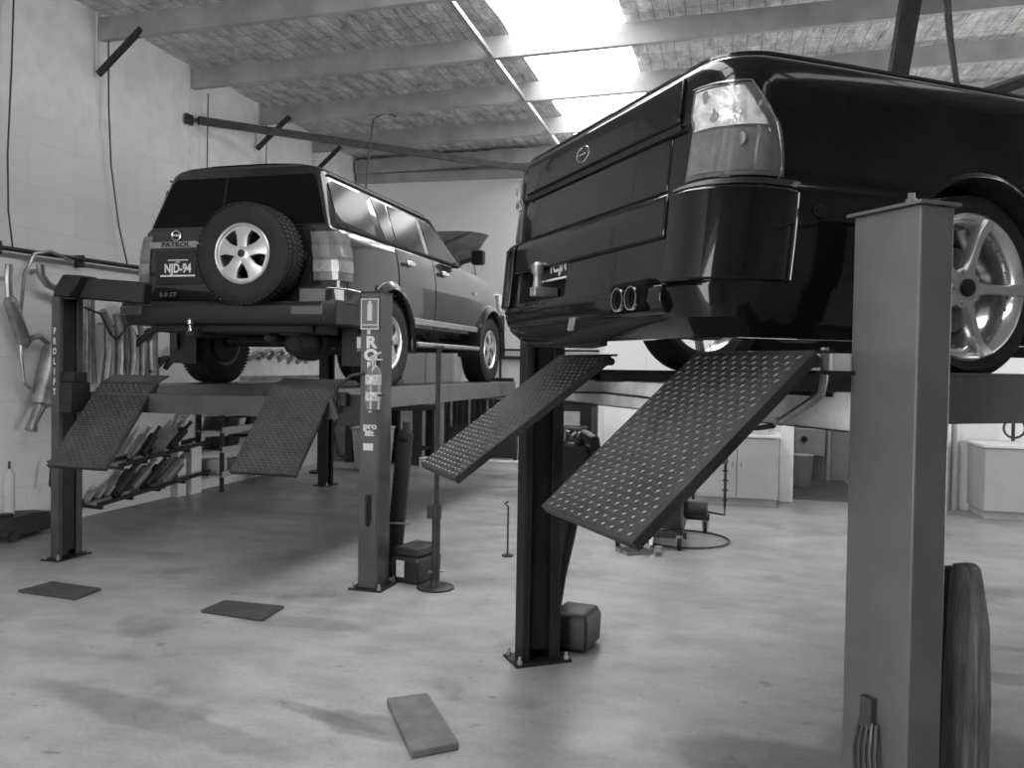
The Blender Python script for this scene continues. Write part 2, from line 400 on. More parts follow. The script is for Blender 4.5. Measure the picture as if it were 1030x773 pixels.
# cords hanging
def cord(pts, r, lab, name='ceiling_cable', m=None, fr=ROOM, group=None):
    solo(fr, pts[0], name, MB().tube(pts, r, 6), m or cable_m, lab, 'cord', group)
cord([(-6.2, 6.36, 5.1), (-6.2, 6.33, 4.2), (-6.2, 6.29, 3.4), (-6.21, 6.31, 2.9), (-6.22, 6.37, 2.58)], .008, 'long dark cord hanging down the wall at the far left edge')
cord([(-6.2, 7.55, 4.86), (-6.2, 7.56, 4.2), (-6.2, 7.6, 3.6), (-6.2, 7.72, 3.0), (-6.2, 7.86, 2.6)], .008, 'dark cord hanging from the nearest purlin left of the four wheel drive')
cord([(-6.2, 9.29, 4.86), (-6.2, 9.28, 3.9), (-6.2, 9.28, 2.2)], .007, 'thin cord dropping behind the roof of the four wheel drive')
cord([(-6.2, 10.66, 4.86), (-6.2, 10.67, 3.2)], .006, 'short thin cord behind the small brace on the left wall')
cord([(-4.3, 10.68, 4.87), (-4.45, 10.68, 4.93), (-4.62, 10.67, 4.86), (-4.68, 10.66, 4.4), (-4.74, 10.66, 3.6), (-4.76, 10.66, 3.2)], .014, 'pale air hose hanging from a purlin down to the four wheel drive roof', 'air_hose', plastic_g)
cord([(1.28, 6.3, 5.0), (1.40, 6.32, 3.9), (1.55, 6.34, 3.0)], .014, 'dark cable hanging across the gap above the ute bed', m=steel_dk)
cord([(1.36, 6.5, 5.05), (1.47, 6.5, 3.9), (1.6, 6.5, 3.0)], .010, 'thinner second cable beside the one above the ute bed', m=steel_dk)
# conduit rail along left wall
mb = MB().tube([(-6.2, 4.5, 2.53), (-6.2, 8.3, 2.60), (-6.2, 11.2, 2.62)], .022)
for g in (5.2, 6.2, 7.2, 8.2, 9.2, 10.2): mb.box(-6.28, -6.18, g-.015, g+.015, 2.5, 2.62)
solo(ROOM, (-6.2, 6, 2.55), 'hanging_rail', mb, steel_dk, 'dark steel rail along the left wall that exhaust parts hang from', 'rail')

# ------------------------------------------------------------------ exhaust parts on the left wall
XW = -6.16
def exhaust(name, mb, lab, base, group='exhaust parts hung on the left wall'):
    solo(ROOM, base, name, mb, exh, lab, 'exhaust', group)
exhaust('exhaust_pipe', MB().tube([(XW, 6.27, 2.42), (XW, 6.26, 2.3), (XW, 6.27, 2.12)], .03).tube([(XW, 6.27, 2.14), (XW, 6.28, 2.1), (XW, 6.44, 1.74), (XW, 6.45, 1.70)], [.03, .06, .06, .035], 14).tube([(XW, 6.45, 1.7), (XW, 6.52, 1.78), (XW, 6.62, 1.80), (XW, 6.76, 1.72)], .028).box(-6.28, XW, 6.25, 6.29, 2.28, 2.31),
        'silencer with bent tail pipe hanging at the far left of the wall', (XW, 6.3, 2.3))
exhaust('exhaust_muffler', MB().tube([(XW+.02, 6.82, 1.80), (XW+.02, 6.79, 1.72), (XW+.02, 6.78, 1.70), (XW+.02, 6.62, 1.17), (XW+.02, 6.61, 1.15), (XW+.02, 6.52, 1.0), (XW+.02, 6.50, .93)], [.035, .04, .10, .10, .05, .04, .055], 16).tube([(XW+.02, 6.79, 1.72), (XW, 6.90, 1.84), (XW, 7.05, 1.86)], .03).box(-6.28, XW+.02, 6.78, 6.81, 1.6, 1.63),
        'fat oval muffler hanging low with its tail pipe pointing down', (XW, 6.8, 1.4))
exhaust('exhaust_pipe', MB().tube([(XW, 6.62, 2.46), (XW, 6.64, 2.36), (XW, 6.72, 2.28), (XW, 6.98, 2.22), (XW, 7.15, 2.2)], .035).box(-6.28, XW, 6.63, 6.66, 2.38, 2.42), 'S-bent pipe sticking out beside the top of the left lift post', (XW, 6.7, 2.3))
exhaust('exhaust_hose', MB().tube([(XW, 7.0, 2.54), (XW, 6.75, 2.60), (XW, 6.55, 2.55), (XW, 6.44, 2.36), (XW, 6.40, 2.0), (XW, 6.41, 1.6), (XW, 6.44, 1.38), (XW, 6.56, 1.28)], .016), 'thin pale hose looping up and over at the far left', (XW, 6.5, 2))
for i, (g, t, b, w, lab) in enumerate([(7.22, 2.2, 1.32, .025, 'straight dark pipe hanging just right of the left lift post'), (7.30, 2.12, 1.34, .022, 'thin pipe beside the first straight pipe behind the left lift post'),
        (7.52, 1.97, 1.33, .04, 'bright pipe with a forked top in the middle of the hanging row'), (7.69, 1.95, 1.34, .045, 'brightest thick pipe hanging near the four wheel drive bumper'),
        (7.79, 1.92, 1.32, .025, 'slim pipe right of the brightest thick pipe'), (7.9, 1.86, 1.33, .035, 'pipe half hidden under the left bumper corner'),
        (8.05, 1.85, 1.32, .03, 'crooked pipe under the four wheel drive bumper'), (8.22, 1.82, 1.35, .06, 'wide resonator pipe farthest along the hanging row')]):
    j = .05*math.sin(i*2.1)
    mb = MB().tube([(XW, g-.04+j, t+.12), (XW, g, t), (XW, g+.01, (t+b)/2), (XW, g+j, b)], w, 10).box(-6.28, XW, g-.01, g+.01, t-.02, t)
    exhaust('exhaust_pipe', mb, lab, (XW, g, t))
mb = MB().tube([(-6.12, 7.15, 2.1), (-6.12, 7.37, 2.05), (-6.12, 7.50, 1.86), (-6.12, 7.60, 1.80), (-6.12, 7.72, 1.90), (-6.12, 7.80, 2.25)], .012)
for k_ in range(3): mb.tube([(-6.12, 7.76+.07*math.cos(a)+.02*k_, 2.12+.16*math.sin(a)) for a in frange(0, 2*PI, 14)], .012)
solo(ROOM, (-6.12, 7.5, 2.0), 'cable_loop', mb, cable_m, 'black cable looped over the hanging exhaust pipes', 'cable')
for i, (g0, z0, g1, z1, lab) in enumerate([(7.95, 1.75, 8.3, 1.95, 'small dark bracket tangled among pipes under bumper'), (8.2, 1.45, 8.45, 1.62, 'black rubber strap hanging slanted by the pipes'), (8.45, 1.5, 8.75, 1.75, 'short dark elbow pipe hung near the left rear wheel')]):
    solo(ROOM, (XW, g0, z0), 'exhaust_bracket', MB().tube([(XW, g0, z0), (XW+.03, (g0+g1)/2, (z0+z1)/2+.05), (XW, g1, z1)], [.03, .05, .03], 8).box(-6.28, XW, (g0+g1)/2-.01, (g0+g1)/2+.01, (z0+z1)/2, (z0+z1)/2+.02), steel_dk, lab, 'bracket')
# muffler racks (two sloping rows)
def rack(g0, g1, z0, z1, lab):
    t = Thing(ROOM, (-6.0, g0, z0), 'muffler_rack', lab, 'rack', 'wall racks for mufflers')
    t.part('rail', MB().bar((-6.04, g0, z0), (-6.04, g1, z1), .03, .04), steel_dk)
    t.part('rail', MB().bar((-6.24, g0, z0+.02), (-6.24, g1, z1+.02), .03, .04), steel_dk)
    for g in frange(g0+.05, g1-.05, 4):
        z = z0+(z1-z0)*(g-g0)/(g1-g0)
        t.part('bracket', MB().bar((-6.275, g, z-.03), (-6.03, g, z-.04), .03, .03), steel_dk)
rack(7.55, 9.15, .50, .62, 'upper wall rack holding slanted mufflers')
rack(7.25, 9.15, .14, .26, 'lower wall rack holding slanted mufflers near the floor')
def lean_muffler(g, z, L, r, tilt, lab, dark=False):
    dg, dz = math.sin(tilt)*L, math.cos(tilt)*L
    x = -6.14; r *= 1.0; L *= .92; p = Vector((x, g-.02, z)); d = Vector((0, dg, dz))
    mb = MB().tube([p, p+d*.04, p+d*.05, p+d*.68, p+d*.71, p+d*.98, p+d*1.0], [r*.3, r*.8, r, r, r*.42, r*.36, r*.5], 12)
    solo(ROOM, (x, g, z), 'muffler', mb, [steel_dk, exh][not dark], lab, 'muffler', 'mufflers leaning in the wall racks')
ups = [(7.84, .55, .46, .05, .85), (8.04, .56, .42, .05, .82), (8.27, .57, .58, .065, .98), (8.50, .60, .50, .055, 1.02)]
los = [(7.22, .17, .19, .03, .85), (7.36, .18, .21, .03, .85), (7.50, .19, .22, .03, .85), (7.62, .19, .46, .065, .88), (7.86, .20, .50, .065, .95), (8.08, .21, .46, .055, .95), (8.33, .19, .62, .08, 1.02)]
ul = ['leftmost dull muffler on the upper rack', 'second muffler from the left on the upper rack', 'long bright muffler reaching highest on the upper rack', 'rightmost muffler on the upper rack']
ll = ['smallest pipe stub at the left end of the lower rack', 'second small pipe stub on the lower rack', 'third small pipe stub on the lower rack', 'long dark muffler right after the stubs on the lower rack', 'muffler with bright pipe mouth in the middle of the lower rack', 'slim dark muffler behind the bright mouthed one', 'thickest muffler on the lower rack against the white posts']
for a, l in zip(ups, ul): lean_muffler(*a, l, random.random() < .3)
for i, (a, l) in enumerate(zip(los, ll)): lean_muffler(*a, l, i in (3, 5))
# white posts, pole, shelving beyond
solo(ROOM, (-6.05, 8.83, 0), 'white_post', MB().box(-6.26, -6.16, 8.70, 8.86, 0, .55), offw, 'short pale post standing left of its taller twin by the racks', 'post', bevel=.005)
solo(ROOM, (-5.95, 9.0, 0), 'white_post', MB().box(-6.25, -6.13, 8.92, 9.12, 0, .60), offw, 'wider white post at the right end of the muffler racks', 'post', bevel=.005)
solo(ROOM, (-6.05, 8.9, .5), 'exhaust_pipe', MB().tube([(-6.18, 8.72, .58), (-6.18, 8.74, .8), (-6.18, 8.82, .92), (-6.15, 9.0, 1.06), (-6.12, 9.18, 1.12)], .035, 10), exh, 'curved bright pipe rising above the white posts', 'exhaust')
T = Thing(ROOM, (-5.9, 9.3, 0), 'parts_shelving', 'steel shelving of angled part bins beyond the muffler racks', 'shelving')
for (x, g) in ((-5.92, 9.22), (-5.92, 10.95), (-6.24, 9.22), (-6.24, 10.95)): T.part('upright', MB().box(x-.02, x+.02, g-.02, g+.02, 0, 1.05), steel_dk)
for z in (.2, .50, .74, .98): T.part('shelf', MB().box(-6.26, -5.90, 9.2, 10.97, z-.015, z).box(-5.91, -5.895, 9.2, 10.97, z-.02, z+.05), mat('shelf_paint', .42, .5))
dd = ['nearest', 'second', 'third', 'fourth', 'fifth', 'farthest']; rr = {.2: 'bottom', .50: 'lower middle', .74: 'upper middle', .98: 'top'}
for z, n in ((.2, 3), (.50, 6), (.74, 6)):
    for i in range(n):
        g = 9.42 + i*.25 + (.25 if n == 3 else 0); h = .13 + .04*random.random()
        mb = MB().prism([(g-.08, z), (g+.06, z), (g+.12, z+h), (g-.02, z+h)], 'x', -6.2, -5.94)
        solo(ROOM, (-5.96, g, z), 'parts_carton', mb, [boxgrey, steel_dk, pale, boxdk][(i*3+int(z*10)) % 4], '%s slanted carton of %d on the %s shelf of the parts shelving' % (dd[i], n, rr[z]), 'carton', 'cartons on the parts shelving')
solo(ROOM, (-5.6, 9.36, .15), 'white_carton', MB().box(-6.2, -6.0, 9.30, 9.46, .205, .38).box(-6.19, -6.01, 9.32, 9.44, .38, .39), pale, 'small white carton at the near end of the bottom shelf', 'carton', bevel=.003)
# hose clamp board
T = Thing(ROOM, (-6.25, 11, 1.3), 'clamp_board', 'pale wall board with a row of dark hooks seen under the four wheel drive', 'board')
T.part('panel', MB().box(-6.27, -6.24, 10.1, 12.3, 1.05, 1.80), offw)
T.part('ledge', MB().box(-6.24, -6.1, 10.1, 12.3, 1.36, 1.40), steel)
for i in range(7):
    g = 10.3+i*.27; z = 1.60+.03*math.sin(i)
    T.part('hook', MB().tube([(-6.23+.08*math.sin(a), g+.16-.16*math.cos(a), z+.13*math.sin(a)) for a in frange(0, PI*.85, 10)], .028, 8), steel)
# stuff at the foot of the left wall, left edge
T = Thing(ROOM, (-6.05, 6.4, 0), 'floor_jack', 'low black trolley jack by the wall at the left edge', 'jack')
T.part('body', MB().prism([(6.0, .04), (6.62, .04), (6.70, .12), (6.60, .19), (6.35, .22), (6.1, .20), (5.95, .12)], 'x', -6.2, -5.95), boxdk, bevel=.01)
for g in (6.1, 6.6):
    for x in (-6.2, -5.94): T.part('wheel', MB().lathe([(-.02, .045), (.02, .045)], (x, g, .045), 'x', 16), steel_dk)
T.part('handle', MB().tube([(-6.07, 6.6, .15), (-6.07, 7.1, .16)], .02), steel_dk)
T.part('saddle', MB().lathe([(0, .05), (.03, .06), (.035, .03)], (-6.07, 6.15, .2), 'z', 14), steel_dk)
T = Thing(ROOM, (-6.1, 6.25, .2), 'grease_cartridge', 'upright pale cylinder with a nozzle standing on the black jack', 'cylinder')
T.part('barrel', MB().lathe([(0, .045), (.36, .045), (.38, .03), (.40, .02)], (-6.12, 6.24, .213), 'z', 18), pale)
T.part('nozzle', MB().lathe([(0, .012), (.07, .01)], (-6.12, 6.24, .61), 'z', 10), steel_dk)
solo(ROOM, (-5.35, 5.62, .5), 'wall_hook', MB().tube([(-6.2, 6.77, .62), (-6.15, 6.76, .62), (-6.13, 6.72, .4), (-6.13, 6.78, .34), (-6.13, 6.82, .4)], .012), steel_dk, 'small hooked rod on the wall just left of the left lift post', 'hook')

# ------------------------------------------------------------------ back area
T = Thing(ROOM, (-4.7, 13.0, 0), 'workbench', 'long dark workbench against the back wall behind the extinguisher post', 'workbench')
T.part('worktop', MB().box(-5.95, -4.6, 12.65, 13.4, .86, .93), steel_dk, bevel=.005)
for x in (-5.85, -5.3, -4.7):
    for g in (12.72, 13.32): T.part('leg', MB().box(x-.06, x+.06, g-.06, g+.06, 0, .86), steel_dk)
T.part('shelf', MB().box(-5.9, -4.65, 12.7, 13.35, .22, .25), steel_dk)
T = Thing(ROOM, (-4.85, 13.0, .93), 'bench_vice', 'dark bench vice on the workbench', 'vice')
T.part('body', MB().box(-4.95, -4.7, 12.8, 12.95, .93, 1.03).box(-4.92, -4.88, 12.78, 12.97, 1.03, 1.1).box(-4.8, -4.76, 12.78, 12.97, 1.03, 1.1), steel_dk, bevel=.008)
T.part('handle', MB().tube([(-4.98, 12.75, 1.0), (-4.98, 13.0, 1.0)], .01), steel)
for i, (x, w, h, m_, lab) in enumerate([(-5.75, .3, .22, boxdk, 'dark tool case on the left of the workbench'), (-5.4, .22, .14, steel, 'low metal tray in the middle of the workbench'), (-5.1, .22, .1, boxgrey, 'flat grey carton beside the vice on the workbench')]):
    solo(ROOM, (x, 13.1, .93), 'tool_case', MB().box(x-w/2, x+w/2, 12.95, 13.25, .93, .93+h).box(x-w/2-.01, x+w/2+.01, 12.94, 13.26, .93+h*.7, .93+h*.76), m_, lab, 'case', bevel=.008)
# white drum / hoses by the third post
T = Thing(ROOM, (-5.4, 12.1, 0), 'parts_washer', 'white tub with dark hoses behind the far lift post', 'tub')
T.part('tub', MB().loft([[(-5.05+.02*0-x*0+sx*w, 11.8+sy*w, z) for sx, sy in ((-1,-1),(1,-1),(1,1),(-1,1))] for w, z in ((.2, .04), (.24, .62), (.26, .64), (.26, .66))]), pale, bevel=.01)
T.part('hose', MB().tube([(-5.1, 11.6, .9), (-4.9, 11.55, .75), (-4.82, 11.52, .45), (-4.95, 11.5, .2), (-5.1, 11.5, .1)], .025), cable_m)
T.part('hose', MB().tube([(-5.5, 11.6, .95), (-5.6, 11.6, .6), (-5.5, 11.55, .25), (-5.3, 11.5, .2)], .02), cable_m)
mb = MB()
T = Thing(ROOM, (-5.6, 12.0, 1.2), 'grinder', 'small dark pedestal grinder between the rear wheels and the bench', 'grinder')
T.part('pedestal', MB().lathe([(0, .16), (.03, .16), (.04, .05), (.95, .05)], (-5.65, 11.3, 0), 'z', 20), steel_dk)
T.part('motor', MB().lathe([(-.14, .07), (-.12, .1), (.12, .1), (.14, .07)], (-5.65, 11.3, 1.05), 'x', 20), boxdk)
for x in (-5.85, -5.45): T.part('wheel_guard', MB().lathe([(-.03, .11), (.03, .11)], (x, 11.3, 1.05), 'x', 20), boxdk)
# curtain-like stack of hanging belts & white counter
T = Thing(ROOM, (-3.9, 13.0, 0), 'belt_rack', 'dark rack of hanging fan belts behind the left ramp tip', 'rack')
T.part('frame', MB().box(-4.45, -4.4, 13.3, 13.4, 0, 1.12).box(-3.28, -3.23, 13.3, 13.4, 0, 1.12).box(-4.45, -3.23, 13.3, 13.4, 1.08, 1.12).box(-4.45, -3.23, 13.36, 13.4, .1, 1.1), steel_dk)
for i in range(11):
    x = -4.32+i*.102; T.part('belt', MB().tube([(x, 13.28+.03*math.cos(a), .83+.24*math.sin(a)) for a in frange(0, 2*PI, 12)], .014, 6), cable_m if i % 3 else boxgrey)
solo(ROOM, (-3.3, 13.0, 0), 'white_kerb', MB().box(-4.6, -2.9, 12.55, 12.75, 0, .13).box(-4.6, -2.9, 12.53, 12.77, .12, .14), offw, 'low white painted ledge on the floor at the back wall', 'ledge', bevel=.006)
solo(ROOM, (-3.9, 13.2, 1.15), 'cone_cover', MB().lathe([(0, .16), (.03, .14), (.1, .05), (.13, .02)], (-3.75, 13.3, 1.13), 'z', 20), pale, 'small pale cover lying on top of the belt rack', 'cover')
T = Thing(ROOM, (-4.9, 13.6, 1.3), 'wall_cabinet', 'pale wall cabinet seen between the four wheel drive wheels', 'cabinet')
T.part('carcass', MB().box(-5.35, -4.35, 13.5, 13.88, 1.25, 1.85), pale, bevel=.004)
for x in (-5.33, -4.84): T.part('door', MB().box(x, x+.47, 13.47, 13.5, 1.27, 1.83), cabw, bevel=.004)
T = Thing(ROOM, (-5.7, 13.6, 1.2), 'wall_ladder_shelf', 'small dark wire shelf left of the pale wall cabinet', 'shelf')
for z in (1.28, 1.5, 1.72): T.part('shelf', MB().box(-5.95, -5.42, 13.6, 13.88, z, z+.03), steel)
for x in (-5.95, -5.43): T.part('upright', MB().box(x-.01, x+.01, 13.6, 13.88, 1.2, 1.85), steel_dk)
# fridge-like machine left of the partition
T = Thing(ROOM, (-2.1, 12.4, 0), 'drinks_fridge', 'dark glass fronted cabinet with pale sign strip behind the middle post', 'fridge')
T.part('carcass', MB().box(-2.62, -1.86, 12.2, 12.8, 0, 1.12).box(-2.64, -1.84, 12.18, 12.82, 1.06, 1.12), plastic, bevel=.01)
T.part('sign_panel', MB().box(-2.56, -2.02, 12.17, 12.2, .74, .95), pale)
T.part('door', MB().box(-2.56, -1.92, 12.17, 12.2, .08, .70), glass_dk)
T.part('side_panel', MB().box(-1.86, -1.845, 12.22, 12.78, .3, 1.02), plastic_g)
for i in range(4):
    solo(ROOM, (-2.45+i*.13, 12.1, 0), 'spray_can', MB().lathe([(0, .04), (.2, .04), (.22, .02), (.25, .015)], (-2.45+i*.13, 12.05, .0), 'z', 12), [pale, steel, boxgrey, pale][i], '%s of four small cans standing before the dark cabinet' % ['leftmost', 'second', 'third', 'rightmost'][i], 'can', 'cans before the dark cabinet')
# engine on stand in front (bright bits)
T = Thing(ROOM, (-1.95, 11.6, 0), 'engine_on_stand', 'dark engine block on a stand with shiny fittings behind the middle post', 'engine')
T.part('stand', MB().box(-2.3, -1.6, 11.1, 11.16, .05, .11).box(-2.3, -2.24, 10.9, 11.5, .05, .11).box(-1.66, -1.6, 10.9, 11.5, .05, .11).box(-1.99, -1.91, 11.4, 11.48, .1, .55), steel_dk)
T.part('engine_block', MB().box(-2.2, -1.7, 11.0, 11.5, .42, .72).box(-2.12, -1.78, 11.05, 11.45, .72, .80).box(-2.22, -1.68, 11.1, 11.4, .36, .42), boxdk, bevel=.02)
for i in range(6): T.part('fitting', MB().tube([(-2.2+i*.09, 10.97, .62+.05*(i%2)), (-2.18+i*.09, 10.94, .70+.04*(i%3)), (-2.14+i*.09, 10.97, .75)], .018, 8), steel)
# transmission trolley under ramp
T = Thing(ROOM, (-.45, 7.9, 0), 'transmission_jack', 'wheeled workshop trolley with chains standing under the long ramp', 'trolley')
T.part('chassis', MB().box(-.95, -.3, 7.62, 7.70, .10, .15).box(-.95, -.12, 8.45, 8.53, .13, .19).box(-.66, -.58, 7.65, 8.5, .10, .15).box(-.42, -.34, 7.65, 8.5, .10, .15), steel_dk, bevel=.005)
for x, g in ((-.36, 7.62), (-.16, 8.5), (-.9, 7.62), (-.86, 8.5)):
    c = T.part('caster', MB().lathe([(-.018, .05), (-.014, .055), (.014, .055), (.018, .05)], (x, g, .055), 'x', 18), rubber)
    T.part('fork', MB().box(x-.03, x-.022, g-.02, g+.02, .04, .12).box(x+.022, x+.03, g-.02, g+.02, .04, .12).box(x-.03, x+.03, g-.02, g+.02, .11, .13), steel, parent=c)
T.part('cabinet', MB().box(-.62, -.36, 7.78, 8.2, .15, .60), boxdk, bevel=.01)
T.part('side_panel', MB().box(-.36, -.345, 7.8, 8.18, .16, .58), plastic_g)
T.part('motor', MB().lathe([(-.11, .06), (-.1, .075), (.1, .075), (.11, .06)], (-.24, 8.0, .31), 'x', 20), boxdk)
T.part('mast', MB().box(-.5, -.42, 7.95, 8.03, .6, 1.0), steel_dk)
T.part('arm', MB().box(-.45, .02, 7.96, 8.02, .80, .86).box(-.2, .04, 7.93, 8.05, .74, .80), plastic_g, bevel=.005)
def chain(x, g, z0, z1):
    mb = MB(); z = z0; i = 0
    while z > z1:
        mb.lathe([(-.008, .02), (.0, .03), (.008, .02)], (x, g, z), 'z', 8) if i % 4 == 3 else mb.tube([(x, g, z+.01), (x, g, z-.02)], .014, 6)
        z -= .022; i += 1
    return mb
T.part('chain', chain(.02, 8.0, .74, .36), steel_dk); T.part('chain', chain(-.26, 7.9, .72, .42), steel_dk)
T.part('link_rod', MB().tube([(-.13, 8.0, .29), (.02, 8.0, .27), (.02, 8.0, .36)], .01), steel_dk)
T.part('foot_pedal', MB().box(-.68, -.60, 7.30, 7.5, .04, .055).box(-.56, -.50, 7.30, 7.5, .04, .055).bar((-.6, 7.48, .05), (-.6, 7.64, .11), .03, .02), steel)
mb = MB().tube([(-.35+.42*math.cos(a), 8.1+.42*math.sin(a)*1.0, .012) for a in frange(-2.4, 3.1, 30)], .009, 6)
solo(ROOM, (-.3, 8.1, 0), 'air_hose', mb, cable_m, 'thin dark hose curled in a ring on the floor under the trolley', 'hose')
# cabinets in front of partition
def cabinet(r0, r1, g0, g1, h, lab, doors, m=cabw):
    T = Thing(ROOM, ((r0+r1)/2, g0, 0), 'base_cabinet', lab, 'cabinet')
    T.part('carcass', MB().box(r0, r1, g0+.02, g1, .09, h-.03).box(r0+.02, r1-.02, g0+.07, g1, 0, .09), m, bevel=.003)
    T.part('worktop', MB().box(r0-.02, r1+.02, g0-.02, g1, h-.03, h), offw, bevel=.004)
    w = (r1-r0)/doors
    for i in range(doors):
        d = T.part('door', MB().box(r0+i*w+.006, r0+(i+1)*w-.006, g0, g0+.02, .10, h-.045), m, bevel=.003)
        T.part('door_handle', MB().tube([(r0+i*w+(.05 if i % 2 else w-.05), g0-.002, .47), (r0+i*w+(.05 if i % 2 else w-.05), g0-.025, .49), (r0+i*w+(.05 if i % 2 else w-.05), g0-.002, .52)], .007, 6), steel, parent=d)
cabinet(-1.25, .62, 10.28, 10.93, .84, 'long pale grey cupboard under the ramp left of the doorway', 4)
cabinet(2.76, 4.2, 10.28, 10.93, .82, 'pale grey cupboard at the right edge of the photo', 2)
solo(ROOM, (2.62, 10.8, 0), 'down_pipe', MB().tube([(2.50, 10.86, 0), (2.50, 10.86, 2.6)], .06, 16).tube([(2.62, 10.9, 0), (2.62, 10.9, 2.6)], .04, 12), pale, 'pair of pale vertical pipes on the partition right of the near post', 'pipe')
solo(ROOM, (3.25, 10.6, .95), 'hose_coil', MB().tube([(3.2+.11*math.cos(a), 10.80, .98+.11*math.sin(a)) for a in frange(0, 2*PI*1.9, 32)], .014, 6).tube([(3.2, 10.84, 1.25), (3.2, 10.84, .83)], .02), cable_m, 'black coiled hose on the cupboard at the right edge', 'hose')
solo(ROOM, (0, 10.6, .84), 'storage_tub', MB().box(.2, .5, 10.4, 10.75, .84, .97).box(.18, .52, 10.38, 10.77, .97, .99), pale, 'low white tub on the cupboard beside the doorway', 'tub', bevel=.01)
T = Thing(ROOM, (1.05, 12.4, 0), 'waste_bin', 'pale round bin standing inside the doorway', 'bin')
T.part('bin', MB().lathe([(0, .11), (.42, .14), (.44, .15), (.45, .14)], (1.05, 12.3, 0.0), 'z', 20), pale)
T.part('wall_dispenser', MB().box(1.0, 1.28, 13.1, 13.19, .45, .8), pale) if False else None
T = Thing(ROOM, (1.15, 13.19, .4), 'wall_dispenser', 'pale box with a dark round port on the wall inside the doorway', 'dispenser')
T.part('case', MB().box(1.0, 1.42, 13.06, 13.19, .36, .75), pale, bevel=.01)
T.part('port', MB().lathe([(-.01, .045), (.01, .045)], (1.13, 13.055, .60), 'y', 18), boxdk)
solo(ROOM, (1.52, 13.1, 0), 'vertical_pipe', MB().tube([(1.48, 13.14, 0), (1.48, 13.14, 2.0)], .03, 12), pale, 'slim vertical pipe on the wall inside the doorway', 'pipe')
solo(ROOM, (-1.0, GP-.02, .9), 'wall_mark', MB().text('W', .14, Matrix.Translation((-1.09, GP-.004, .88)) @ FACE_BACK, .002, .8), boxdk, 'small dark letter W on the white partition beside the ramp', 'letter')
mb = MB().tube([(-1.74, 6.92, .012), (-1.74, 6.92, .42)], .008).tube([(-1.74, 6.92, .42), (-1.77, 6.92, .44), (-1.74, 6.92, .46)], .008).lathe([(0, .05), (.012, .05)], (-1.74, 6.92, 0), 'z', 14)
solo(ROOM, (-1.74, 6.92, 0), 'thin_rod', mb, steel_dk, 'thin dark rod standing on the floor left of the middle post', 'rod')

# ------------------------------------------------------------------ things standing on the floor
# prop stand
T = Thing(WORLD, (-.523, 6.073, 0), 'prop_stand', 'tall thin prop stand with a round foot under the four wheel drive sill', 'stand')
T.part('base', MB().lathe([(0, .135), (.012, .135), (.018, .125), (.02, .04), (.06, .03)], (-.523, 6.073, 0), 'z', 30), steel_dk)
T.part('pole', MB().tube([(-.523, 6.073, .03), (-.523, 6.073, .55)], .03, 14).tube([(-.523, 6.073, .55), (-.523, 6.073, 1.72)], .018, 12), steel_dk)
T.part('collar', MB().lathe([(0, .035), (.1, .035)], (-.523, 6.073, .50), 'z', 14).box(-.59, -.52, 6.05, 6.09, .50, .60), steel_dk, bevel=.004)
T.part('pin', MB().tube([(-.57, 6.05, .12), (-.47, 6.09, .12)], .008), steel)
T.part('saddle', MB().box(-.56, -.486, 6.04, 6.106, 1.715, 1.73), steel_dk)
# winch boxes at post feet
def powerbox(fr, x, y, rot, lab, m, lid):
    T = Thing(fr, (x, y, 0 if fr is WORLD else -fr.o.z), 'lift_power_box', lab, 'box')
    z = T.base.z; R = Matrix.Translation((x, y, z)) @ Matrix.Rotation(rot, 4, 'Z')
    if lid:
        T.part('case', MB().loft([[(sx*w, sy*d, h) for sx, sy in ((-1,-1),(1,-1),(1,1),(-1,1))] for w, d, h in ((.10, .13, .0), (.115, .15, .03), (.12, .155, .17), (.10, .135, .20))]).xf(R), boxdk, bevel=.012)
        T.part('lid', MB().box(-.105, .105, -.14, .14, .20, .265).xf(R), boxdk, bevel=.012)
        T.part('sticker', MB().box(-.07, .0, -.158, -.154, .05, .17).xf(R), label_m)
    else:
        T.part('case', MB().loft([[(sx*w, sy*d, h) for sx, sy in ((-1,-1),(1,-1),(1,1),(-1,1))] for w, d, h in ((.09, .11, .0), (.11, .135, .03), (.115, .14, .17), (.10, .12, .215), (.07, .09, .225))]).xf(R), boxdk, bevel=.015)
        T.part('cable_boss', MB().lathe([(0, .03), (.05, .03)], (0, 0, 0), 'x', 12).xf(R @ Matrix.Translation((-.16, 0, .1))), steel_dk)
powerbox(WORLD, -.685, 6.30, -.5, 'dark lidded case with a paper sticker beside the extinguisher post', boxdk, True)
powerbox(WORLD, .385, 4.86, -.4, 'plain dark rounded case at the foot of the middle lift post', boxdk, False)
# loose plates and board
def slab(name, pts, th, m, lab, cat, bev=.004):
    c = Vector((sum(p[0] for p in pts)/4, sum(p[1] for p in pts)/4, 0))
    solo(WORLD, c, name, MB().prism(pts, 'z', 0.001, th), m, lab, cat, bevel=bev)
slab('rubber_mat', [(-3.336, 5.78), (-2.856, 5.609), (-2.809, 5.866), (-3.24, 6.03)], .018, rubmat, 'thin dark rubber mat on the floor at the foot of the far left post', 'mat')
slab('rubber_mat', [(-1.948, 5.384), (-1.508, 5.216), (-1.451, 5.504), (-1.876, 5.62)], .02, rubmat, 'thin dark rubber mat on the floor left of the extinguisher post', 'mat')
slab('wheel_board', [(-.562, 3.972), (-.381, 3.423), (-.194, 3.512), (-.378, 4.041)], .035, block, 'small worn board lying on the floor near the bottom of the picture', 'board', .006)

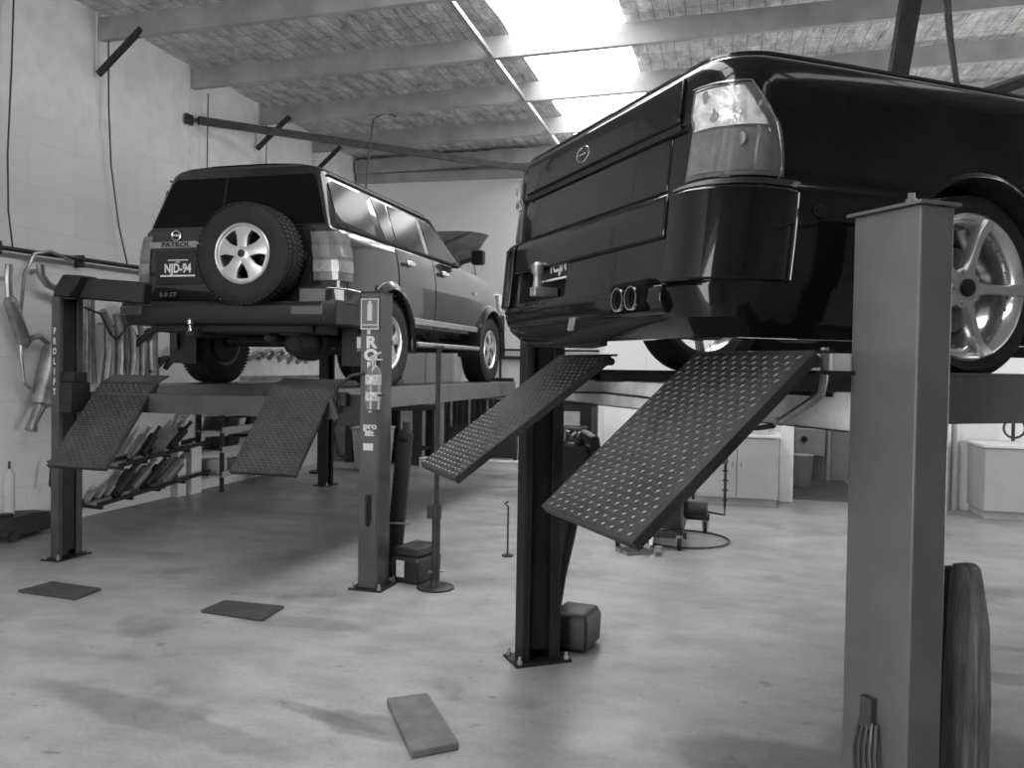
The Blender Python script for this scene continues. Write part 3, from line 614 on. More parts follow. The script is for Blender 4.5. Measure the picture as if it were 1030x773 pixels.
# ------------------------------------------------------------------ four-post lifts
def chequer(x0, x1, pA, pB, th=.02):
    """inclined ramp from low point pA=(y,z) to high point pB=(y,z), raised bars on top"""
    (ya, za), (yb, zb) = pA, pB; L = math.hypot(yb-ya, zb-za); ang = math.atan2(zb-za, yb-ya)
    M = Matrix.Translation((x0, ya, za)) @ Matrix.Rotation(ang, 4, 'X'); W = x1-x0
    mb = MB().box(0, W, 0, L, -.006, 0, M)
    P_ = .026; ny = int((L-.02)/P_); nx = int((W-.02)/P_)
    for i in range(ny):
        for j in range(nx):
            cx, cy = .02+j*P_, .02+i*P_
            a = PI/4 if (i+j) % 2 else -PI/4
            Q = M @ Matrix.Translation((cx, cy, 0)) @ Matrix.Rotation(a, 4, 'Z')
            vs = [Q @ Vector(p) for p in ((-.0125, 0, 0), (0, -.0034, 0), (.0125, 0, 0), (0, .0034, 0), (0, 0, .004))]
            V = [mb.b.verts.new(v) for v in vs]
            for a_, b_ in ((0,1),(1,2),(2,3),(3,0)): mb.b.faces.new((V[a_], V[b_], V[4])).material_index = 1
    return mb, M, W, L
def ramp(T, x0, x1, pA, pB, lab=None):
    mb, M, W, L = chequer(x0, x1, pA, pB)
    o = T.part('ramp', mb, [ramp_m, ramp_bar], label=lab, smooth=None)
    fr = MB().box(0, .012, 0, L, -.032, -.006, M).box(W-.012, W, 0, L, -.032, -.006, M).box(.012, W-.012, 0, .012, -.03, -.006, M)
    for t in (.3, .6, .9): fr.box(.012, W-.012, L*t, L*t+.03, -.028, -.006, M)
    T.part('edge_frame', fr, ramp_dk, parent=o)
    T.part('hinge', MB().tube([(x0, pB[0]+.01, pB[1]-.03), (x1, pB[0]+.01, pB[1]-.03)], .018), ramp_dk, parent=o)
    return o
def post(T, xc, yc, b, a, zf, zt, opening, m, lab=None, plate=True, web=.012):
    """b along x, a along y; channel opening towards opening*(+x)"""
    x0, x1, y0, y1 = xc-b/2, xc+b/2, yc-a/2, yc+a/2; w = web; mb = MB(); mb.mi = 0
    zb = zf+.012
    if opening > 0:
        mb.box(x0, x0+w, y0, y1, zb, zt); mb.box(x0+w, x1, y0, y0+w, zb, zt); mb.box(x0+w, x1, y1-w, y1, zb, zt); mb.box(x1-w, x1, y0+w, y0+w+.03, zb, zt); mb.box(x1-w, x1, y1-w-.05, y1-w, zb, zt)
    else:
        mb.box(x1-w, x1, y0, y1, zb, zt); mb.box(x0, x1-w, y0, y0+w, zb, zt); mb.box(x0, x1-w, y1-w, y1, zb, zt); mb.box(x0, x0+w, y0+w, y0+w+.03, zb, zt); mb.box(x0, x0+w, y1-w-.03, y1-w, zb, zt)
    p = T.part('post', mb, m, label=lab, bevel=.003)
    s = -opening
    T.part('lock_ladder', MB().box(xc-.02, xc+.02, y0+.06, y1-.05, zb+.05, zt-.03), lift_dk, parent=p)
    bp = T.part('base_plate', MB().box(xc-b/2-.05, xc+b/2+.05, yc-a/2-.05, yc+a/2+.05, zf, zb), lift_dk, parent=p)
    for sx in (-1, 1):
        for sy in (-1, 1): T.part('anchor_bolt', MB().lathe([(0, .014), (.02, .014), (.021, .008), (.04, .008)], (xc+sx*(b/2+.025), yc+sy*(a/2+.025), zb), 'z', 6), steel, parent=p)
    return p
def runway(T, x0, x1, y0, y1, zt, h, m, lab=None):
    mb = MB().box(x0, x1, y0, y1, zt-.012, zt).box(x0, x0+.012, y0, y1, zt-h, zt-.012).box(x1-.012, x1, y0, y1, zt-h, zt-.012).box(x0+.012, x0+.07, y0, y1, zt-h, zt-h+.012).box(x1-.07, x1-.012, y0, y1, zt-h, zt-h+.012)
    o = T.part('runway', mb, m, label=lab, bevel=.002)
    T.part('wheel_stop', MB().box(x0+.02, x1-.02, y1-.05, y1-.01, zt, zt+.045), lift_dk, parent=o)
    return o

# --- left lift
ZF = -PAT.o.z
LL = Thing(PAT, (.1, .7, ZF), 'four_post_lift', 'dark four post car lift under the four wheel drive, with extinguisher on one post', 'car lift')
p1 = post(LL, -1.165, -1.535, .075, .25, ZF, .69, 1, lift_bl, 'dark post by the left wall')
p2 = post(LL, 1.53, -1.535, .15, .2, ZF, .70, -1, lift_bl, 'post with lettering and an extinguisher')
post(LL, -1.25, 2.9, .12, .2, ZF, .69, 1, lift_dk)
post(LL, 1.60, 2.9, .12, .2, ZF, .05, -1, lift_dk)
LL.part('crossbeam', MB().box(-1.09, 1.455, -1.46, -1.33, -.21, -.06), lift_bl, bevel=.004)
LL.part('crossbeam', MB().box(-1.19, 1.54, 2.83, 2.96, -.21, -.03-.16), lift_gr, bevel=.004)
# lift carriages and upper left arm
LL.part('carriage', MB().box(-1.12, -1.0, -1.67, -1.47, -.22, .02).box(-1.14, -1.0, -1.64, -1.5, .02, .10), lift_dk, bevel=.006)
LL.part('carriage', MB().box(1.26, 1.45, -1.60, -1.47, -.24, -.02).box(1.28, 1.36, -1.66, -1.6, -.1, .0), lift_dk, bevel=.006)
mb = MB().loft([[(-1.20, -1.66, .69), (-1.04, -1.66, .69), (-1.04, -1.41, .69), (-1.20, -1.41, .69)], [(-1.19, -1.65, .76), (-1.0, -1.65, .76), (-1.0, -1.42, .76), (-1.19, -1.42, .76)], [(-1.14, -1.62, .87), (-.96, -1.62, .86), (-.96, -1.44, .86), (-1.14, -1.44, .87)]])
mb.bar((-1.08, -1.50, .77), (-.50, -1.42, .73), .12, .17)
LL.part('top_housing', mb, lift_dk, bevel=.015)
runway(LL, -.98, -.45, -1.36, 3.55, .0, .17, lift_gr)
runway(LL, .60, 1.12, -1.36, 3.55, .0, .17, lift_gr, 'near side steel runway')
ramp(LL, -.98, -.45, (-1.93, -.60), (-1.37, .03), 'left hanging chequer plate ramp')
ramp(LL, .60, 1.12, (-1.93, -.565), (-1.37, .03), 'right hanging chequer plate ramp')
for x in (-.98, .60): LL.part('ramp_flap', MB().bar((x+.265, -1.37, .02), (x+.265, -1.22, .075), .53, .012), ramp_m)
# lettering on posts
def stack_text(T, txt, x, y, zs, size, m, parent, sx=1.25, bold=.006):
    for ch, z in zip(txt, zs): T.part('letter', MB().text(ch, size, TB(x, y, z), .001, sx, bold), m, parent=parent)
yf = -1.6352
pm = mat('post_lettering', .62, .6)
stack_text(LL, 'PROLIFT', 1.535, yf-.002, (.45, .352, .262, .17, .08, -.01, -.10), .112, pm, p2, 1.15, .005)
LL.part('lettering', MB().text('pro', .06, TB(1.535, yf-.002, -.235), .001, 1.2, .003), pm, parent=p2)
LL.part('lettering', MB().text('lift', .055, TB(1.53, yf-.002, -.285), .001, 1.2, .003), pm, parent=p2)
LL.part('sticker', MB().box(1.485, 1.56, yf-.002, yf, -.405, -.355), pm, parent=p2)
stack_text(LL, 'PROLIFT', -1.17, -1.662, (.42, .34, .26, .18, .10, .02, -.06), .07, pm, p1, .6, .002)
LL.part('control_handle', MB().box(1.51, 1.55, yf-.015, yf-.001, -.92, -.72).tube([(1.53, yf-.015, -.72), (1.53, yf-.04, -.80), (1.53, yf-.015, -.94)], .01), lift_dk, parent=p2, bevel=.003)
LL.part('hydraulic_hose', MB().tube([(1.28, -1.62, -.15), (1.28, -1.70, -.05), (1.33, -1.72, .05), (1.42, -1.70, .12), (1.52, -1.67, .14)], .012), cable_m)
LL.part('top_cap', MB().box(1.45, 1.61, -1.64, -1.43, .70, .712).lathe([(0, .012), (.05, .012)], (1.52, -1.53, .712), 'z', 8), lift_dk, parent=p2)
# sign and extinguisher on post 2
T = Thing(PAT, (1.53, -1.645, .45), 'extinguisher_sign', 'small framed sign with a white extinguisher symbol on top of the lift post', 'sign')
T.part('panel', MB().box(1.46, 1.60, -1.652, -1.643, .47, .69).xf(Matrix.Translation((0,0,-.028))), signm)
mb = MB()
for a in ((1.462, 1.47, .472, .688), (1.59, 1.598, .472, .688), (1.47, 1.59, .68, .688), (1.47, 1.59, .50, .508), (1.47, 1.59, .472, .48)): mb.box(a[0], a[1], -1.650, -1.6482, a[2], a[3])
mb.box(1.512, 1.548, -1.650, -1.6482, .535, .65).box(1.520, 1.540, -1.650, -1.6482, .65, .672)
T.part('symbol', mb.xf(Matrix.Translation((0, -.0045, -.028))), mat('sign_white', .5, .6))
T = Thing(PAT, (1.55, -1.70, -.05), 'fire_extinguisher', 'fire extinguisher with paper labels strapped to the lettered lift post', 'extinguisher')
cx, cy = 1.585, -1.70
T.part('cylinder', MB().lathe([(0, .035), (.01, .055), (.26, .055), (.30, .04), (.315, .02)], (cx, cy, -.12), 'z', 24), extm)
T.part('label_band', MB().lathe([(0, .0558), (.07, .0558)], (cx, cy, .06), 'z', 24).lathe([(0, .0558), (.06, .0558)], (cx, cy, -.05), 'z', 24), extlab)
T.part('valve', MB().lathe([(0, .018), (.03, .018), (.035, .012), (.06, .012)], (cx, cy, .195), 'z', 12), steel)
T.part('lever', MB().bar((cx-.03, cy, .245), (cx+.06, cy-.01, .285), .016, .01).bar((cx-.02, cy, .235), (cx+.07, cy-.01, .235), .016, .01), pale)
T.part('bracket', MB().box(cx-.062, cx+.062, cy-.03, -1.637, -.02, -.005), steel_dk)
# leaning plank by post 2
def leaning(fr, p_low, p_high, w, th, m, name, lab, cat, cap=True, extra=None):
    T = Thing(fr, p_low, name, lab, cat)
    mb = MB(); P, Q = Vector(p_low), Vector(p_high); d = (Q-P); up = Vector((0, -1, 0))
    n = 8; ring_of = lambda c, k: None
    mb.bar(P, Q, w, th, up=(0, 1, 0))
    if cap: mb.lathe([(-th/2, w/2), (th/2, w/2)], Q, 'y', 24)
    T.part('board', mb, m, bevel=.012)
    return T
T = leaning(PAT, (1.56, -1.28, ZF+.01), (1.65, -1.28, -.33), .12, .05, plastic, 'ramp_arm', 'long black round topped arm leaning behind the extinguisher post', 'arm')
T.part('latch_rod', MB().tube([(1.52, -1.33, ZF+.42), (1.72, -1.33, ZF+.43)], .008), steel)
T.part('knob', MB().lathe([(0, .03), (.06, .03)], (1.66, -1.28, -.28), 'z', 12), boxdk)

# --- right lift
ZF2 = -UTE.o.z
LR = Thing(UTE, (.05, 1.5, ZF2), 'four_post_lift', 'dark four post car lift carrying the black ute, peeling white crossbeam', 'car lift')
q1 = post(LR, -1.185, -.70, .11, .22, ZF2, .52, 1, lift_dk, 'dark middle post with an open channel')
q2 = None
xr, yr, bb, aa = 1.136, -.545, .254, .125
mb = MB().box(xr-bb/2, xr+bb/2, yr-aa/2, yr+aa/2, ZF2+.012, .497)
q2 = LR.part('post', mb, lift_gr, label='big grey near post', bevel=.006)
LR.part('base_plate', MB().box(xr-bb/2-.08, xr+bb/2+.08, yr-aa/2-.08, yr+aa/2+.08, ZF2, ZF2+.012), lift_dk, parent=q2)
LR.part('top_plate', MB().box(xr-bb/2-.02, xr+bb/2+.012, yr-aa/2-.012, yr+aa/2+.012, .498, .508), lift_gr, parent=q2, bevel=.001)
LR.part('top_nut', MB().lathe([(0, .016), (.018, .016), (.019, .01), (.035, .01)], (xr+.05, yr-.02, .508), 'z', 6), steel, parent=q2)
yb = yr-aa/2-.003
mb = MB().box(1.105, 1.15, yb-.02, yb, -1.02, -.93)
for i in range(5): mb.tube([(1.10+i*.016, yb-.012, -1.0), (1.10+i*.02, yb-.03, -1.08), (1.095+i*.024, yb-.02, -1.25), (1.10+i*.02, yb-.01, -1.45)], .006, 6)
LR.part('cable_bundle', mb, lift_bl, parent=q2)
for x in (-1.2, 1.18):
    LR.part('post', MB().box(x-.09, x+.09, 3.7-.06, 3.7+.06, ZF2+.012, .5), lift_dk, bevel=.004)
LR.part('crossbeam', MB().box(-1.13, 1.0, -.60, -.50, -.155, -.035), peel, label='crossbeam with peeling pale paint', bevel=.004)
LR.part('crossbeam', MB().box(-1.11, 1.09, 3.64, 3.76, -.155, -.04), lift_dk, bevel=.004)
LR.part('crossbeam_flange', MB().box(-1.12, 1.0, -.606, -.60, -.159, -.155), lift_dk)
LR.part('hydraulic_line', MB().tube([(-.98, -.62, -.105), (-.6, -.62, -.095), (-.25, -.62, -.10), (-.1, -.62, -.105), (.1, -.62, -.14), (.5, -.62, -.145)], .005), cable_m)
LR.part('cylinder_rod', MB().tube([(1.0, -.70, .10), (1.0, -.70, .0), (.99, -.70, -.04), (.95, -.70, -.065), (.78, -.68, -.14)], [.012, .012, .014, .015, .015]).lathe([(0, .02), (.025, .02)], (.775, -.68, -.152), 'z', 10), steel)
LR.part('hydraulic_hose', MB().tube([(.48, -.66, -.13), (.55, -.67, -.165), (.64, -.67, -.172), (.72, -.66, -.158)], .009), cable_m)
LR.part('slide_bar', MB().box(.45, .95, -.64, -.62, -.052, -.038).lathe([(-.01, .02), (.01, .02)], (.45, -.63, -.04), 'y', 12), lift_dk)
runway(LR, -1.0, -.44, -.72, 4.3, .017, .055, lift_dk)
runway(LR, .50, 1.03, -.485, 4.3, .03, .165, lift_gr, 'near side deep steel runway')
ramp(LR, -.97, -.40, (-1.43, -.455), (-.70, .085), 'far hanging chequer plate ramp')
ramp(LR, .50, 1.11, (-1.41, -.43), (-.83, .085), 'near wide hanging chequer plate ramp')
LR.part('ramp_flap', MB().bar((-.685, -.70, .083), (-.685, -.66, .085), .57, .01), ramp_dk)
LR.part('ramp_flap', MB().bar((.805, -.83, .083), (.805, -.76, .085), .6, .01).box(.50, 1.03, -.76, -.487, .018, .03), ramp_dk)
for (x, y) in ((1.02, -1.36),): LR.part('ramp_foot', MB().box(x-.02, x+.012, y-.04, y+.04, -.475, -.465).box(x+.02, x+.05, y-.04, y+.04, -.475, -.465), steel)
# leaning pieces at the right lift
T = Thing(UTE, (-1.66, -.42, ZF2), 'ramp_arm', 'black tapering arm with a hooked top leaning behind the middle post', 'arm')
P0 = [(-1.74, -.40), (-1.62, -.40)]; 
T.part('board', MB().loft([[(x, -.45+k*.06, z) for x in xs] if False else [(xs[0], -.45, z), (xs[1], -.45, z), (xs[1], -.38, z), (xs[0], -.38, z)] for xs, z in (((-1.76, -1.60), ZF2+.02), ((-1.74, -1.50), ZF2+.35), ((-1.73, -1.38), ZF2+.62), ((-1.62, -1.25), ZF2+.95), ((-1.50, -1.15), ZF2+1.12), ((-1.42, -1.18), ZF2+1.16))]), plastic, bevel=.02)
T.part('hook', MB().tube([(-1.30, -.42, ZF2+1.14), (-1.22, -.42, ZF2+1.22), (-1.10, -.42, ZF2+1.2), (-1.06, -.42, ZF2+1.1), (-1.12, -.42, ZF2+1.0)], .03, 10), boxdk)
T.part('latch_rod', MB().tube([(-1.80, -.46, ZF2+.42), (-1.56, -.46, ZF2+.43)], .01), steel)
T = Thing(UTE, (1.16, -.30, ZF2), 'worn_plank', 'worn rough edged plank standing upright behind the big near post', 'plank')
pts = [(1.105, -1.57), (1.235, -1.57), (1.237, -.95), (1.225, -.72), (1.20, -.60), (1.188, -.555), (1.17, -.545), (1.135, -.548), (1.125, -.58), (1.112, -.9)]
T.part('plank', MB().prism([(x+.015, z) for x, z in pts], 'y', -.33, -.27), wood, bevel=.006)
T.part('rubber_edge', MB().box(1.095, 1.118, -.32, -.28, -1.57, -.57), boxdk)

# ------------------------------------------------------------------ wheels
def tyre_prof(R, W, ri):
    return [(-W*.42, ri), (-W*.5, ri+(R-ri)*.45), (-W*.48, R-.035), (-W*.40, R-.008), (0, R), (W*.40, R-.008), (W*.48, R-.035), (W*.5, R-(R-ri)*.55), (W*.42, ri)]
def wheel(T, c, R, W, ri, side, style, parent=None, name='wheel', axis='x', blocks=True):
    """c centre, side +1/-1 outer direction along the axis; built along x then turned"""
    Rm = Matrix.Translation(c)
    if axis == 'y': Rm = Rm @ Matrix.Rotation(-PI/2, 4, 'Z')      # +x -> -y
    mb = MB().lathe(tyre_prof(R, W, ri), (0,0,0), 'x', 56, closed=True)
    if blocks:
        n = 64
        for i in range(n):
            a = 2*PI*i/n
            for k, off in enumerate((-.36, -.13, .13, .36)):
                Q = Matrix.Rotation(a + (.02 if k % 2 else 0), 4, 'X') @ Matrix.Translation((off*W, 0, R-(.006 if abs(off) > .3 else .001)))
                mb.box(-W*.09, W*.09, -.011, .011, -.004, .007, Q)
    w = T.part(name, mb.xf(Rm), rubber, parent=parent)
    s = side
    # rim barrel + lip
    lip = MB().lathe([(s*W*.44, ri+.004), (s*W*.46, ri-.004), (s*W*.44, ri-.014), (s*W*(.24 if style == 'ute' else .30), ri-(.045 if style == 'ute' else .03)), (-s*W*.3, ri-.045), (-s*W*.42, ri), (-s*W*.42, ri+.004)], (0,0,0), 'x', 56, closed=True)
    if parent is not None: tp, tl = parent, parent
    T.part('rim', lip.xf(Rm), alloy_sh if style == 'ute' else alloy, parent=w if parent is None else parent)
    pr = w if parent is None else parent
    sp = MB(); xo = s*W*(.30 if style == 'ute' else .38)
    rr_ = ri-.02
    if style == 'ute':
        for k in range(5):
            a = 2*PI*k/5 - PI/2
            Q = Matrix.Rotation(a, 4, 'X')
            prof = [((.05, .030), xo+s*.0), ((.10, .020), xo+s*.004), ((.16, .017), xo+s*.006), ((rr_-.03, .020), xo+s*.012), ((rr_+.008, .028), xo+s*.035)]
            rings = [[Q @ Vector((x_, -w_, r_)), Q @ Vector((x_+s*.012, -w_*.7, r_)), Q @ Vector((x_+s*.012, w_*.7, r_)), Q @ Vector((x_, w_, r_)), Q @ Vector((x_-s*.03, w_*.8, r_)), Q @ Vector((x_-s*.03, -w_*.8, r_))] for (r_, w_), x_ in prof]
            sp.loft(rings)
        sp.lathe([(xo-s*.03, .07), (xo+s*.006, .07), (xo+s*.014, .055)], (0,0,0), 'x', 28)
        for k in range(5):
            a = 2*PI*(k+.5)/5 - PI/2; sp.lathe([(0, .009), (s*.012, .008)], Matrix.Rotation(a, 4, 'X') @ Vector((xo+s*.008, 0, .054)), 'x', 8)
    else:
        # broad five-spoke wheel: dished disc with five oval openings
        def rad(r_): return xo + s*.012*math.cos((r_-.05)/(rr_-.05)*PI*.5)
        disc = MB()
        for k in range(5):
            a = 2*PI*k/5
            Q = Matrix.Rotation(a, 4, 'X')
            prof = [((.05, .040), xo+s*.014), ((.10, .042), xo+s*.012), ((.14, .048), xo+s*.008), ((rr_-.03, .072), xo), ((rr_+.012, .095), xo-s*.006)]
            rings = [[Q @ Vector((x_, -w_, r_)), Q @ Vector((x_+s*.006, -w_*.5, r_)), Q @ Vector((x_+s*.006, w_*.5, r_)), Q @ Vector((x_, w_, r_)), Q @ Vector((x_-s*.04, w_*.9, r_)), Q @ Vector((x_-s*.04, -w_*.9, r_))] for (r_, w_), x_ in prof]
            sp.loft(rings)
        sp.lathe([(xo-s*.04, .075), (xo+s*.010, .075), (xo+s*.022, .05), (xo+s*.024, .03)], (0,0,0), 'x', 28)
        sp.lathe([(xo-s*.03, rr_+.012), (xo+s*.0, rr_+.014), (xo+s*.002, rr_-.018), (xo-s*.03, rr_-.02)], (0,0,0), 'x', 48, closed=True)
    T.part('spokes', sp.xf(Rm), alloy, parent=pr)
    cap = MB(); cap.lathe([(xo+s*.012, .032), (xo+s*.026, .030), (xo+s*.03, .022)], (0,0,0), 'x', 24)
    T.part('hub_cap', cap.xf(Rm), plastic, parent=pr)
    if style == 'ute':
        T.part('brake_disc', MB().lathe([(-s*.01, .15), (s*.015, .15)], (0,0,0), 'x', 40).lathe([(-s*.01, .08), (s*.03, .08)], (0,0,0), 'x', 30).xf(Rm), brake, parent=pr)
        md = MB()
        for k in range(30):
            a = 2*PI*k/30; md.lathe([(0, .005), (s*.006, .004)], Matrix.Rotation(a, 4, 'X') @ Vector((s*W*.30, 0, ri-.045)), 'x', 6)
        T.part('rim_studs', md.xf(Rm), steel, parent=pr)
    return w

# ------------------------------------------------------------------ the four wheel drive (PAT frame)
V1 = Thing(PAT, (0, 1.4, 0), 'four_wheel_drive', 'black four wheel drive wagon with spare wheel and raised bonnet on the left lift', 'car')
V1.e.scale = (1.035, 1, 1)
LOW = [(.50, .80), (.56, .895), (.70, .915), (.84, .922), (.97, .92), (1.10, .908), (1.20, .89), (1.27, .868), (1.30, .845)]
def tap(y):
    return lerp([(-1.0, .955), (-.93, .985), (-.8, 1.0), (2.6, 1.0), (3.2, .975), (3.5, .93), (3.66, .84)], y)
def ztop(y): return lerp([(-1, 1.0), (2.05, 1.0), (3.1, .965), (3.5, .91), (3.66, .86)], y)
def sx_(y, z): return lerp(LOW, z)*tap(y)
def ringP(y):
    f = ztop(y); t = tap(y)
    half = [(x*t, z if z < .8 else .8+(z-.8)*(f-.8+.2)/.2*1.0 if False else (z if z < .8 else .8+(z-.8)*((1.30*f-.8)/.5))) for z, x in LOW]
    R = [(.45, .50)] + half + [(.5, half[-1][1]+.012)]
    pts = [(x, y, z) for x, z in R] + [(-x, y, z) for x, z in reversed(R)]
    return pts
ys = [-.98, -.965, -.93, -.8, -.5, 0, .5, 1, 1.5, 2.05, 2.5, 2.8, 3.1, 3.3, 3.5, 3.6, 3.66]
body = MB().loft([ringP(y) for y in ys])
cuts = []
for yc in (0, 2.97):
    for s in (-1, 1): cuts.append(MB().lathe([(.62*s, .47), (1.1*s, .47)], (0, yc, .40), 'x', 40))
cuts.append(MB().box(-.68, .68, 2.25, 3.5, 1.0, 1.6))
V1.part('body', body, [paint_suv, under], cuts=cuts, smooth=28)
# greenhouse
BX, BZ, TX, TZ = .855, 1.29, .715, 1.735
def gx(z): return BX + (TX-BX)*(z-BZ)/(TZ-BZ)
def ringG(z, w, y0, y1, rc=.07):
    pts = []
    for (cx_, cy_, a0) in ((w-rc, y0+rc, -90), (w-rc, y1-rc, 0), (-w+rc, y1-rc, 90), (-w+rc, y0+rc, 180)):
        for k_ in range(5):
            a = math.radians(a0+22.5*k_); pts.append((cx_+rc*math.cos(a), cy_+rc*math.sin(a), z))
    return pts
def gy0(z): return -.975 + (z-1.29)*.22
def gy1(z): return 2.10 - (z-1.29)*1.55
gh = MB().loft([ringG(z, w, gy0(zz), gy1(zz)) for z, w, zz in ((1.28, BX, 1.28), (1.29, BX, 1.29), (1.735, TX, 1.735), (1.775, TX-.02, 1.75), (1.805, TX-.07, 1.74), (1.825, TX-.18, 1.68), (1.835, TX-.42, 1.6))])
V1.part('cabin', gh, paint_suv, smooth=50)
def gwin(name, pts, side, m=glass_dk, off=.004, parent=None):
    """window polygon on the cabin side plane"""
    mb = MB(); A = [mb.b.verts.new((side*(gx(z)+off), y, z)) for y, z in pts]; B = [mb.b.verts.new((side*(gx(z)-.004), y, z)) for y, z in pts]
    mb.b.faces.new(A); mb.b.faces.new(list(reversed(B)))
    for i in range(len(pts)): mb.b.faces.new((A[i], B[i], B[(i+1) % len(pts)], A[(i+1) % len(pts)]))
    return V1.part(name, mb, m, parent=parent, smooth=None)
for s in (1, -1):
    gwin('side_window', [(-.80, 1.36), (-.17, 1.325), (-.17, 1.66), (-.22, 1.69), (-.78, 1.695), (-.86, 1.66), (-.88, 1.42)], s)
    # doors: slightly proud skins
    rows = [.56, .62, .70, .80, .90, .97, 1.04, 1.10, 1.16, 1.21, 1.27]
    def rear_y0(z):
        d = .47**2-(z-.40)**2
        return max(.12+.05, (math.sqrt(d)+.03) if d > 0 else .0)
    def door(y0f, y1, name):
        mb = MB(); R1, R2 = [], []
        for z in rows:
            y0 = y0f(z)
            R1.append([(s*(sx_(y, z)+.006), y, z) for y in frange(y0, y1, 6)]); R2.append([(s*(sx_(y, z)-.01), y, z) for y in frange(y0, y1, 6)])
        P = [[mb.b.verts.new(p) for p in r] for r in R1]; Q = [[mb.b.verts.new(p) for p in r] for r in R2]
        for i in range(len(P)-1):
            for j in range(6): mb.b.faces.new((P[i][j], P[i][j+1], P[i+1][j+1], P[i+1][j]))
        for a, b in ((P[0], Q[0]), (Q[-1], P[-1])):
            for j in range(6): mb.b.faces.new((a[j], b[j], b[j+1], a[j+1]))
        for j in (0, 6):
            for i in range(len(P)-1): mb.b.faces.new((P[i][j], P[i+1][j], Q[i+1][j], Q[i][j]))
        return V1.part(name, mb, paint_suv)
    d1 = door(rear_y0, 1.07, 'rear_door'); d2 = door(lambda z: 1.09, 2.16, 'front_door')
    gwin('door_window', [(.02, 1.325), (.24, 1.325), (.24, 1.69), (-.06, 1.69)], s, parent=d1)
    gwin('door_window', [(.28, 1.325), (.98, 1.325), (.96, 1.69), (.28, 1.69)], s, parent=d1)
    gwin('door_window', [(1.10, 1.325), (1.93, 1.325), (1.45, 1.66), (1.38, 1.69), (1.09, 1.69)], s, parent=d2)
    for y, d in ((.30, d1), (1.22, d2)):
        V1.part('door_handle', MB().bar((s*.935, y, 1.155), (s*.93, y+.19, 1.155), .035, .045, up=(0,0,1)), chrome, parent=d, bevel=.01)
    V1.part('belt_trim', MB().loft([[(s*(BX+.012), y, 1.30), (s*(BX+.016), y, 1.318), (s*(BX-.012), y, 1.322), (s*(BX-.02), y, 1.30)] for y in (-.9, 0, 1.0, 1.98)]), plastic)
    V1.part('rain_gutter', MB().tube([(s*(TX+.008), -.84, 1.745), (s*(TX+.01), 0, 1.745), (s*(TX+.008), 1.36, 1.74), (s*(BX-.04), 2.0, 1.33)], .010, 8), plastic_g)
    # rub strip
    V1.part('sill_trim', MB().bar((s*.925, .52, .62), (s*.925, 2.40, .62), .03, .06), silver if s > 0 else plastic, bevel=.006)
    # flares
    for yc, a0, a1 in ((0, -10, 190), (2.97, -8, 188)):
        rings = []
        for a in frange(a0, a1, 26):
            t = math.radians(a); cy_, sz_ = math.cos(t), math.sin(t)
            rings.append([(s*x, yc+r*cy_, .40+r*sz_) for x, r in ((.86, .462), (.945, .462), (.965, .475), (.955, .50), (.93, .545), (.86, .56))])
        V1.part('wheel_arch_flare', MB().loft(rings), paint_suv)
    # mirror
    m_ = V1.part('wing_mirror', MB().box(s*.98 if s > 0 else -1.13, s*1.13 if s > 0 else -.98, 1.98, 2.07, 1.33, 1.50), plastic, bevel=.03)
    V1.part('mirror_glass', MB().box(min(s*.995, s*1.115), max(s*.995, s*1.115), 1.972, 1.978, 1.35, 1.48), glass_dk, parent=m_)
    V1.part('mirror_arm', MB().bar((s*.85, 2.02, 1.36), (s*1.0, 2.02, 1.40), .05, .05), plastic, parent=m_, bevel=.01)
    # side step
    st = V1.part('side_step', MB().box(min(s*.80, s*.99), max(s*.80, s*.99), .50, 2.35, .375, .42), silver, bevel=.015)
    for y in (.7, 1.4, 2.1): V1.part('step_bracket', MB().bar((s*.6, y, .50), (s*.86, y, .39), .04, .03), under, parent=st)
    # mud flaps
    for y in (-.50, 2.42): V1.part('mud_flap', MB().box(min(s*.70, s*.97), max(s*.70, s*.97), y-.008, y, .18 if y < 0 else .3, .62), plastic)
    # tail lamp (wraps round the corner)
    zz = [.86, .90, 1.0, 1.1, 1.2, 1.25]
    def lampf(o):
        def f(u, z):
            # u 0..1: from rear face round to side
            if u < .5:
                t = u/.5; x0 = .70 if s > 0 else .80; x = x0 + (.88-x0)*t; y = -.995-o+.0*t
            else:
                t = (u-.5)/.5; x = .91+ .02*t + o; y = -.96 + .15*t
            if .44 < u < .56: x, y = .90+o*.7, -.985-o*.6
            k_ = lerp(LOW, z)/.92
            return (s*x*k_, y, z)
        return f
    us = [0, .2, .4, .5, .6, .8, 1.0]
    tl = V1.part('tail_lamp', MB().grid(lampf(.012), us, zz, lampf(-.02)), lampmid, bevel=.004)
    V1.part('lamp_segment', MB().grid(lampf(.016), us, [.93, 1.02], lampf(.005)), mat('reverse_lens', .24, .12, 0, 1, .2, 30), parent=tl)
    V1.part('lamp_segment', MB().grid(lampf(.016), us, [1.05, 1.14], lampf(.005)), mat('amber_lens', .16, .1, 0, 1), parent=tl)
    V1.part('head_lamp', MB().prism([(3.50, .88), (3.66, .90), (3.68, 1.06), (3.60, 1.12), (3.44, 1.13)], 'x', min(s*.62, s*.885), max(s*.62, s*.885)), lampclr, bevel=.02)
    V1.part('fender_marker', MB().box(min(s*.93, s*.94), max(s*.93, s*.94), 2.33, 2.37, 1.02, 1.06), lampclr)
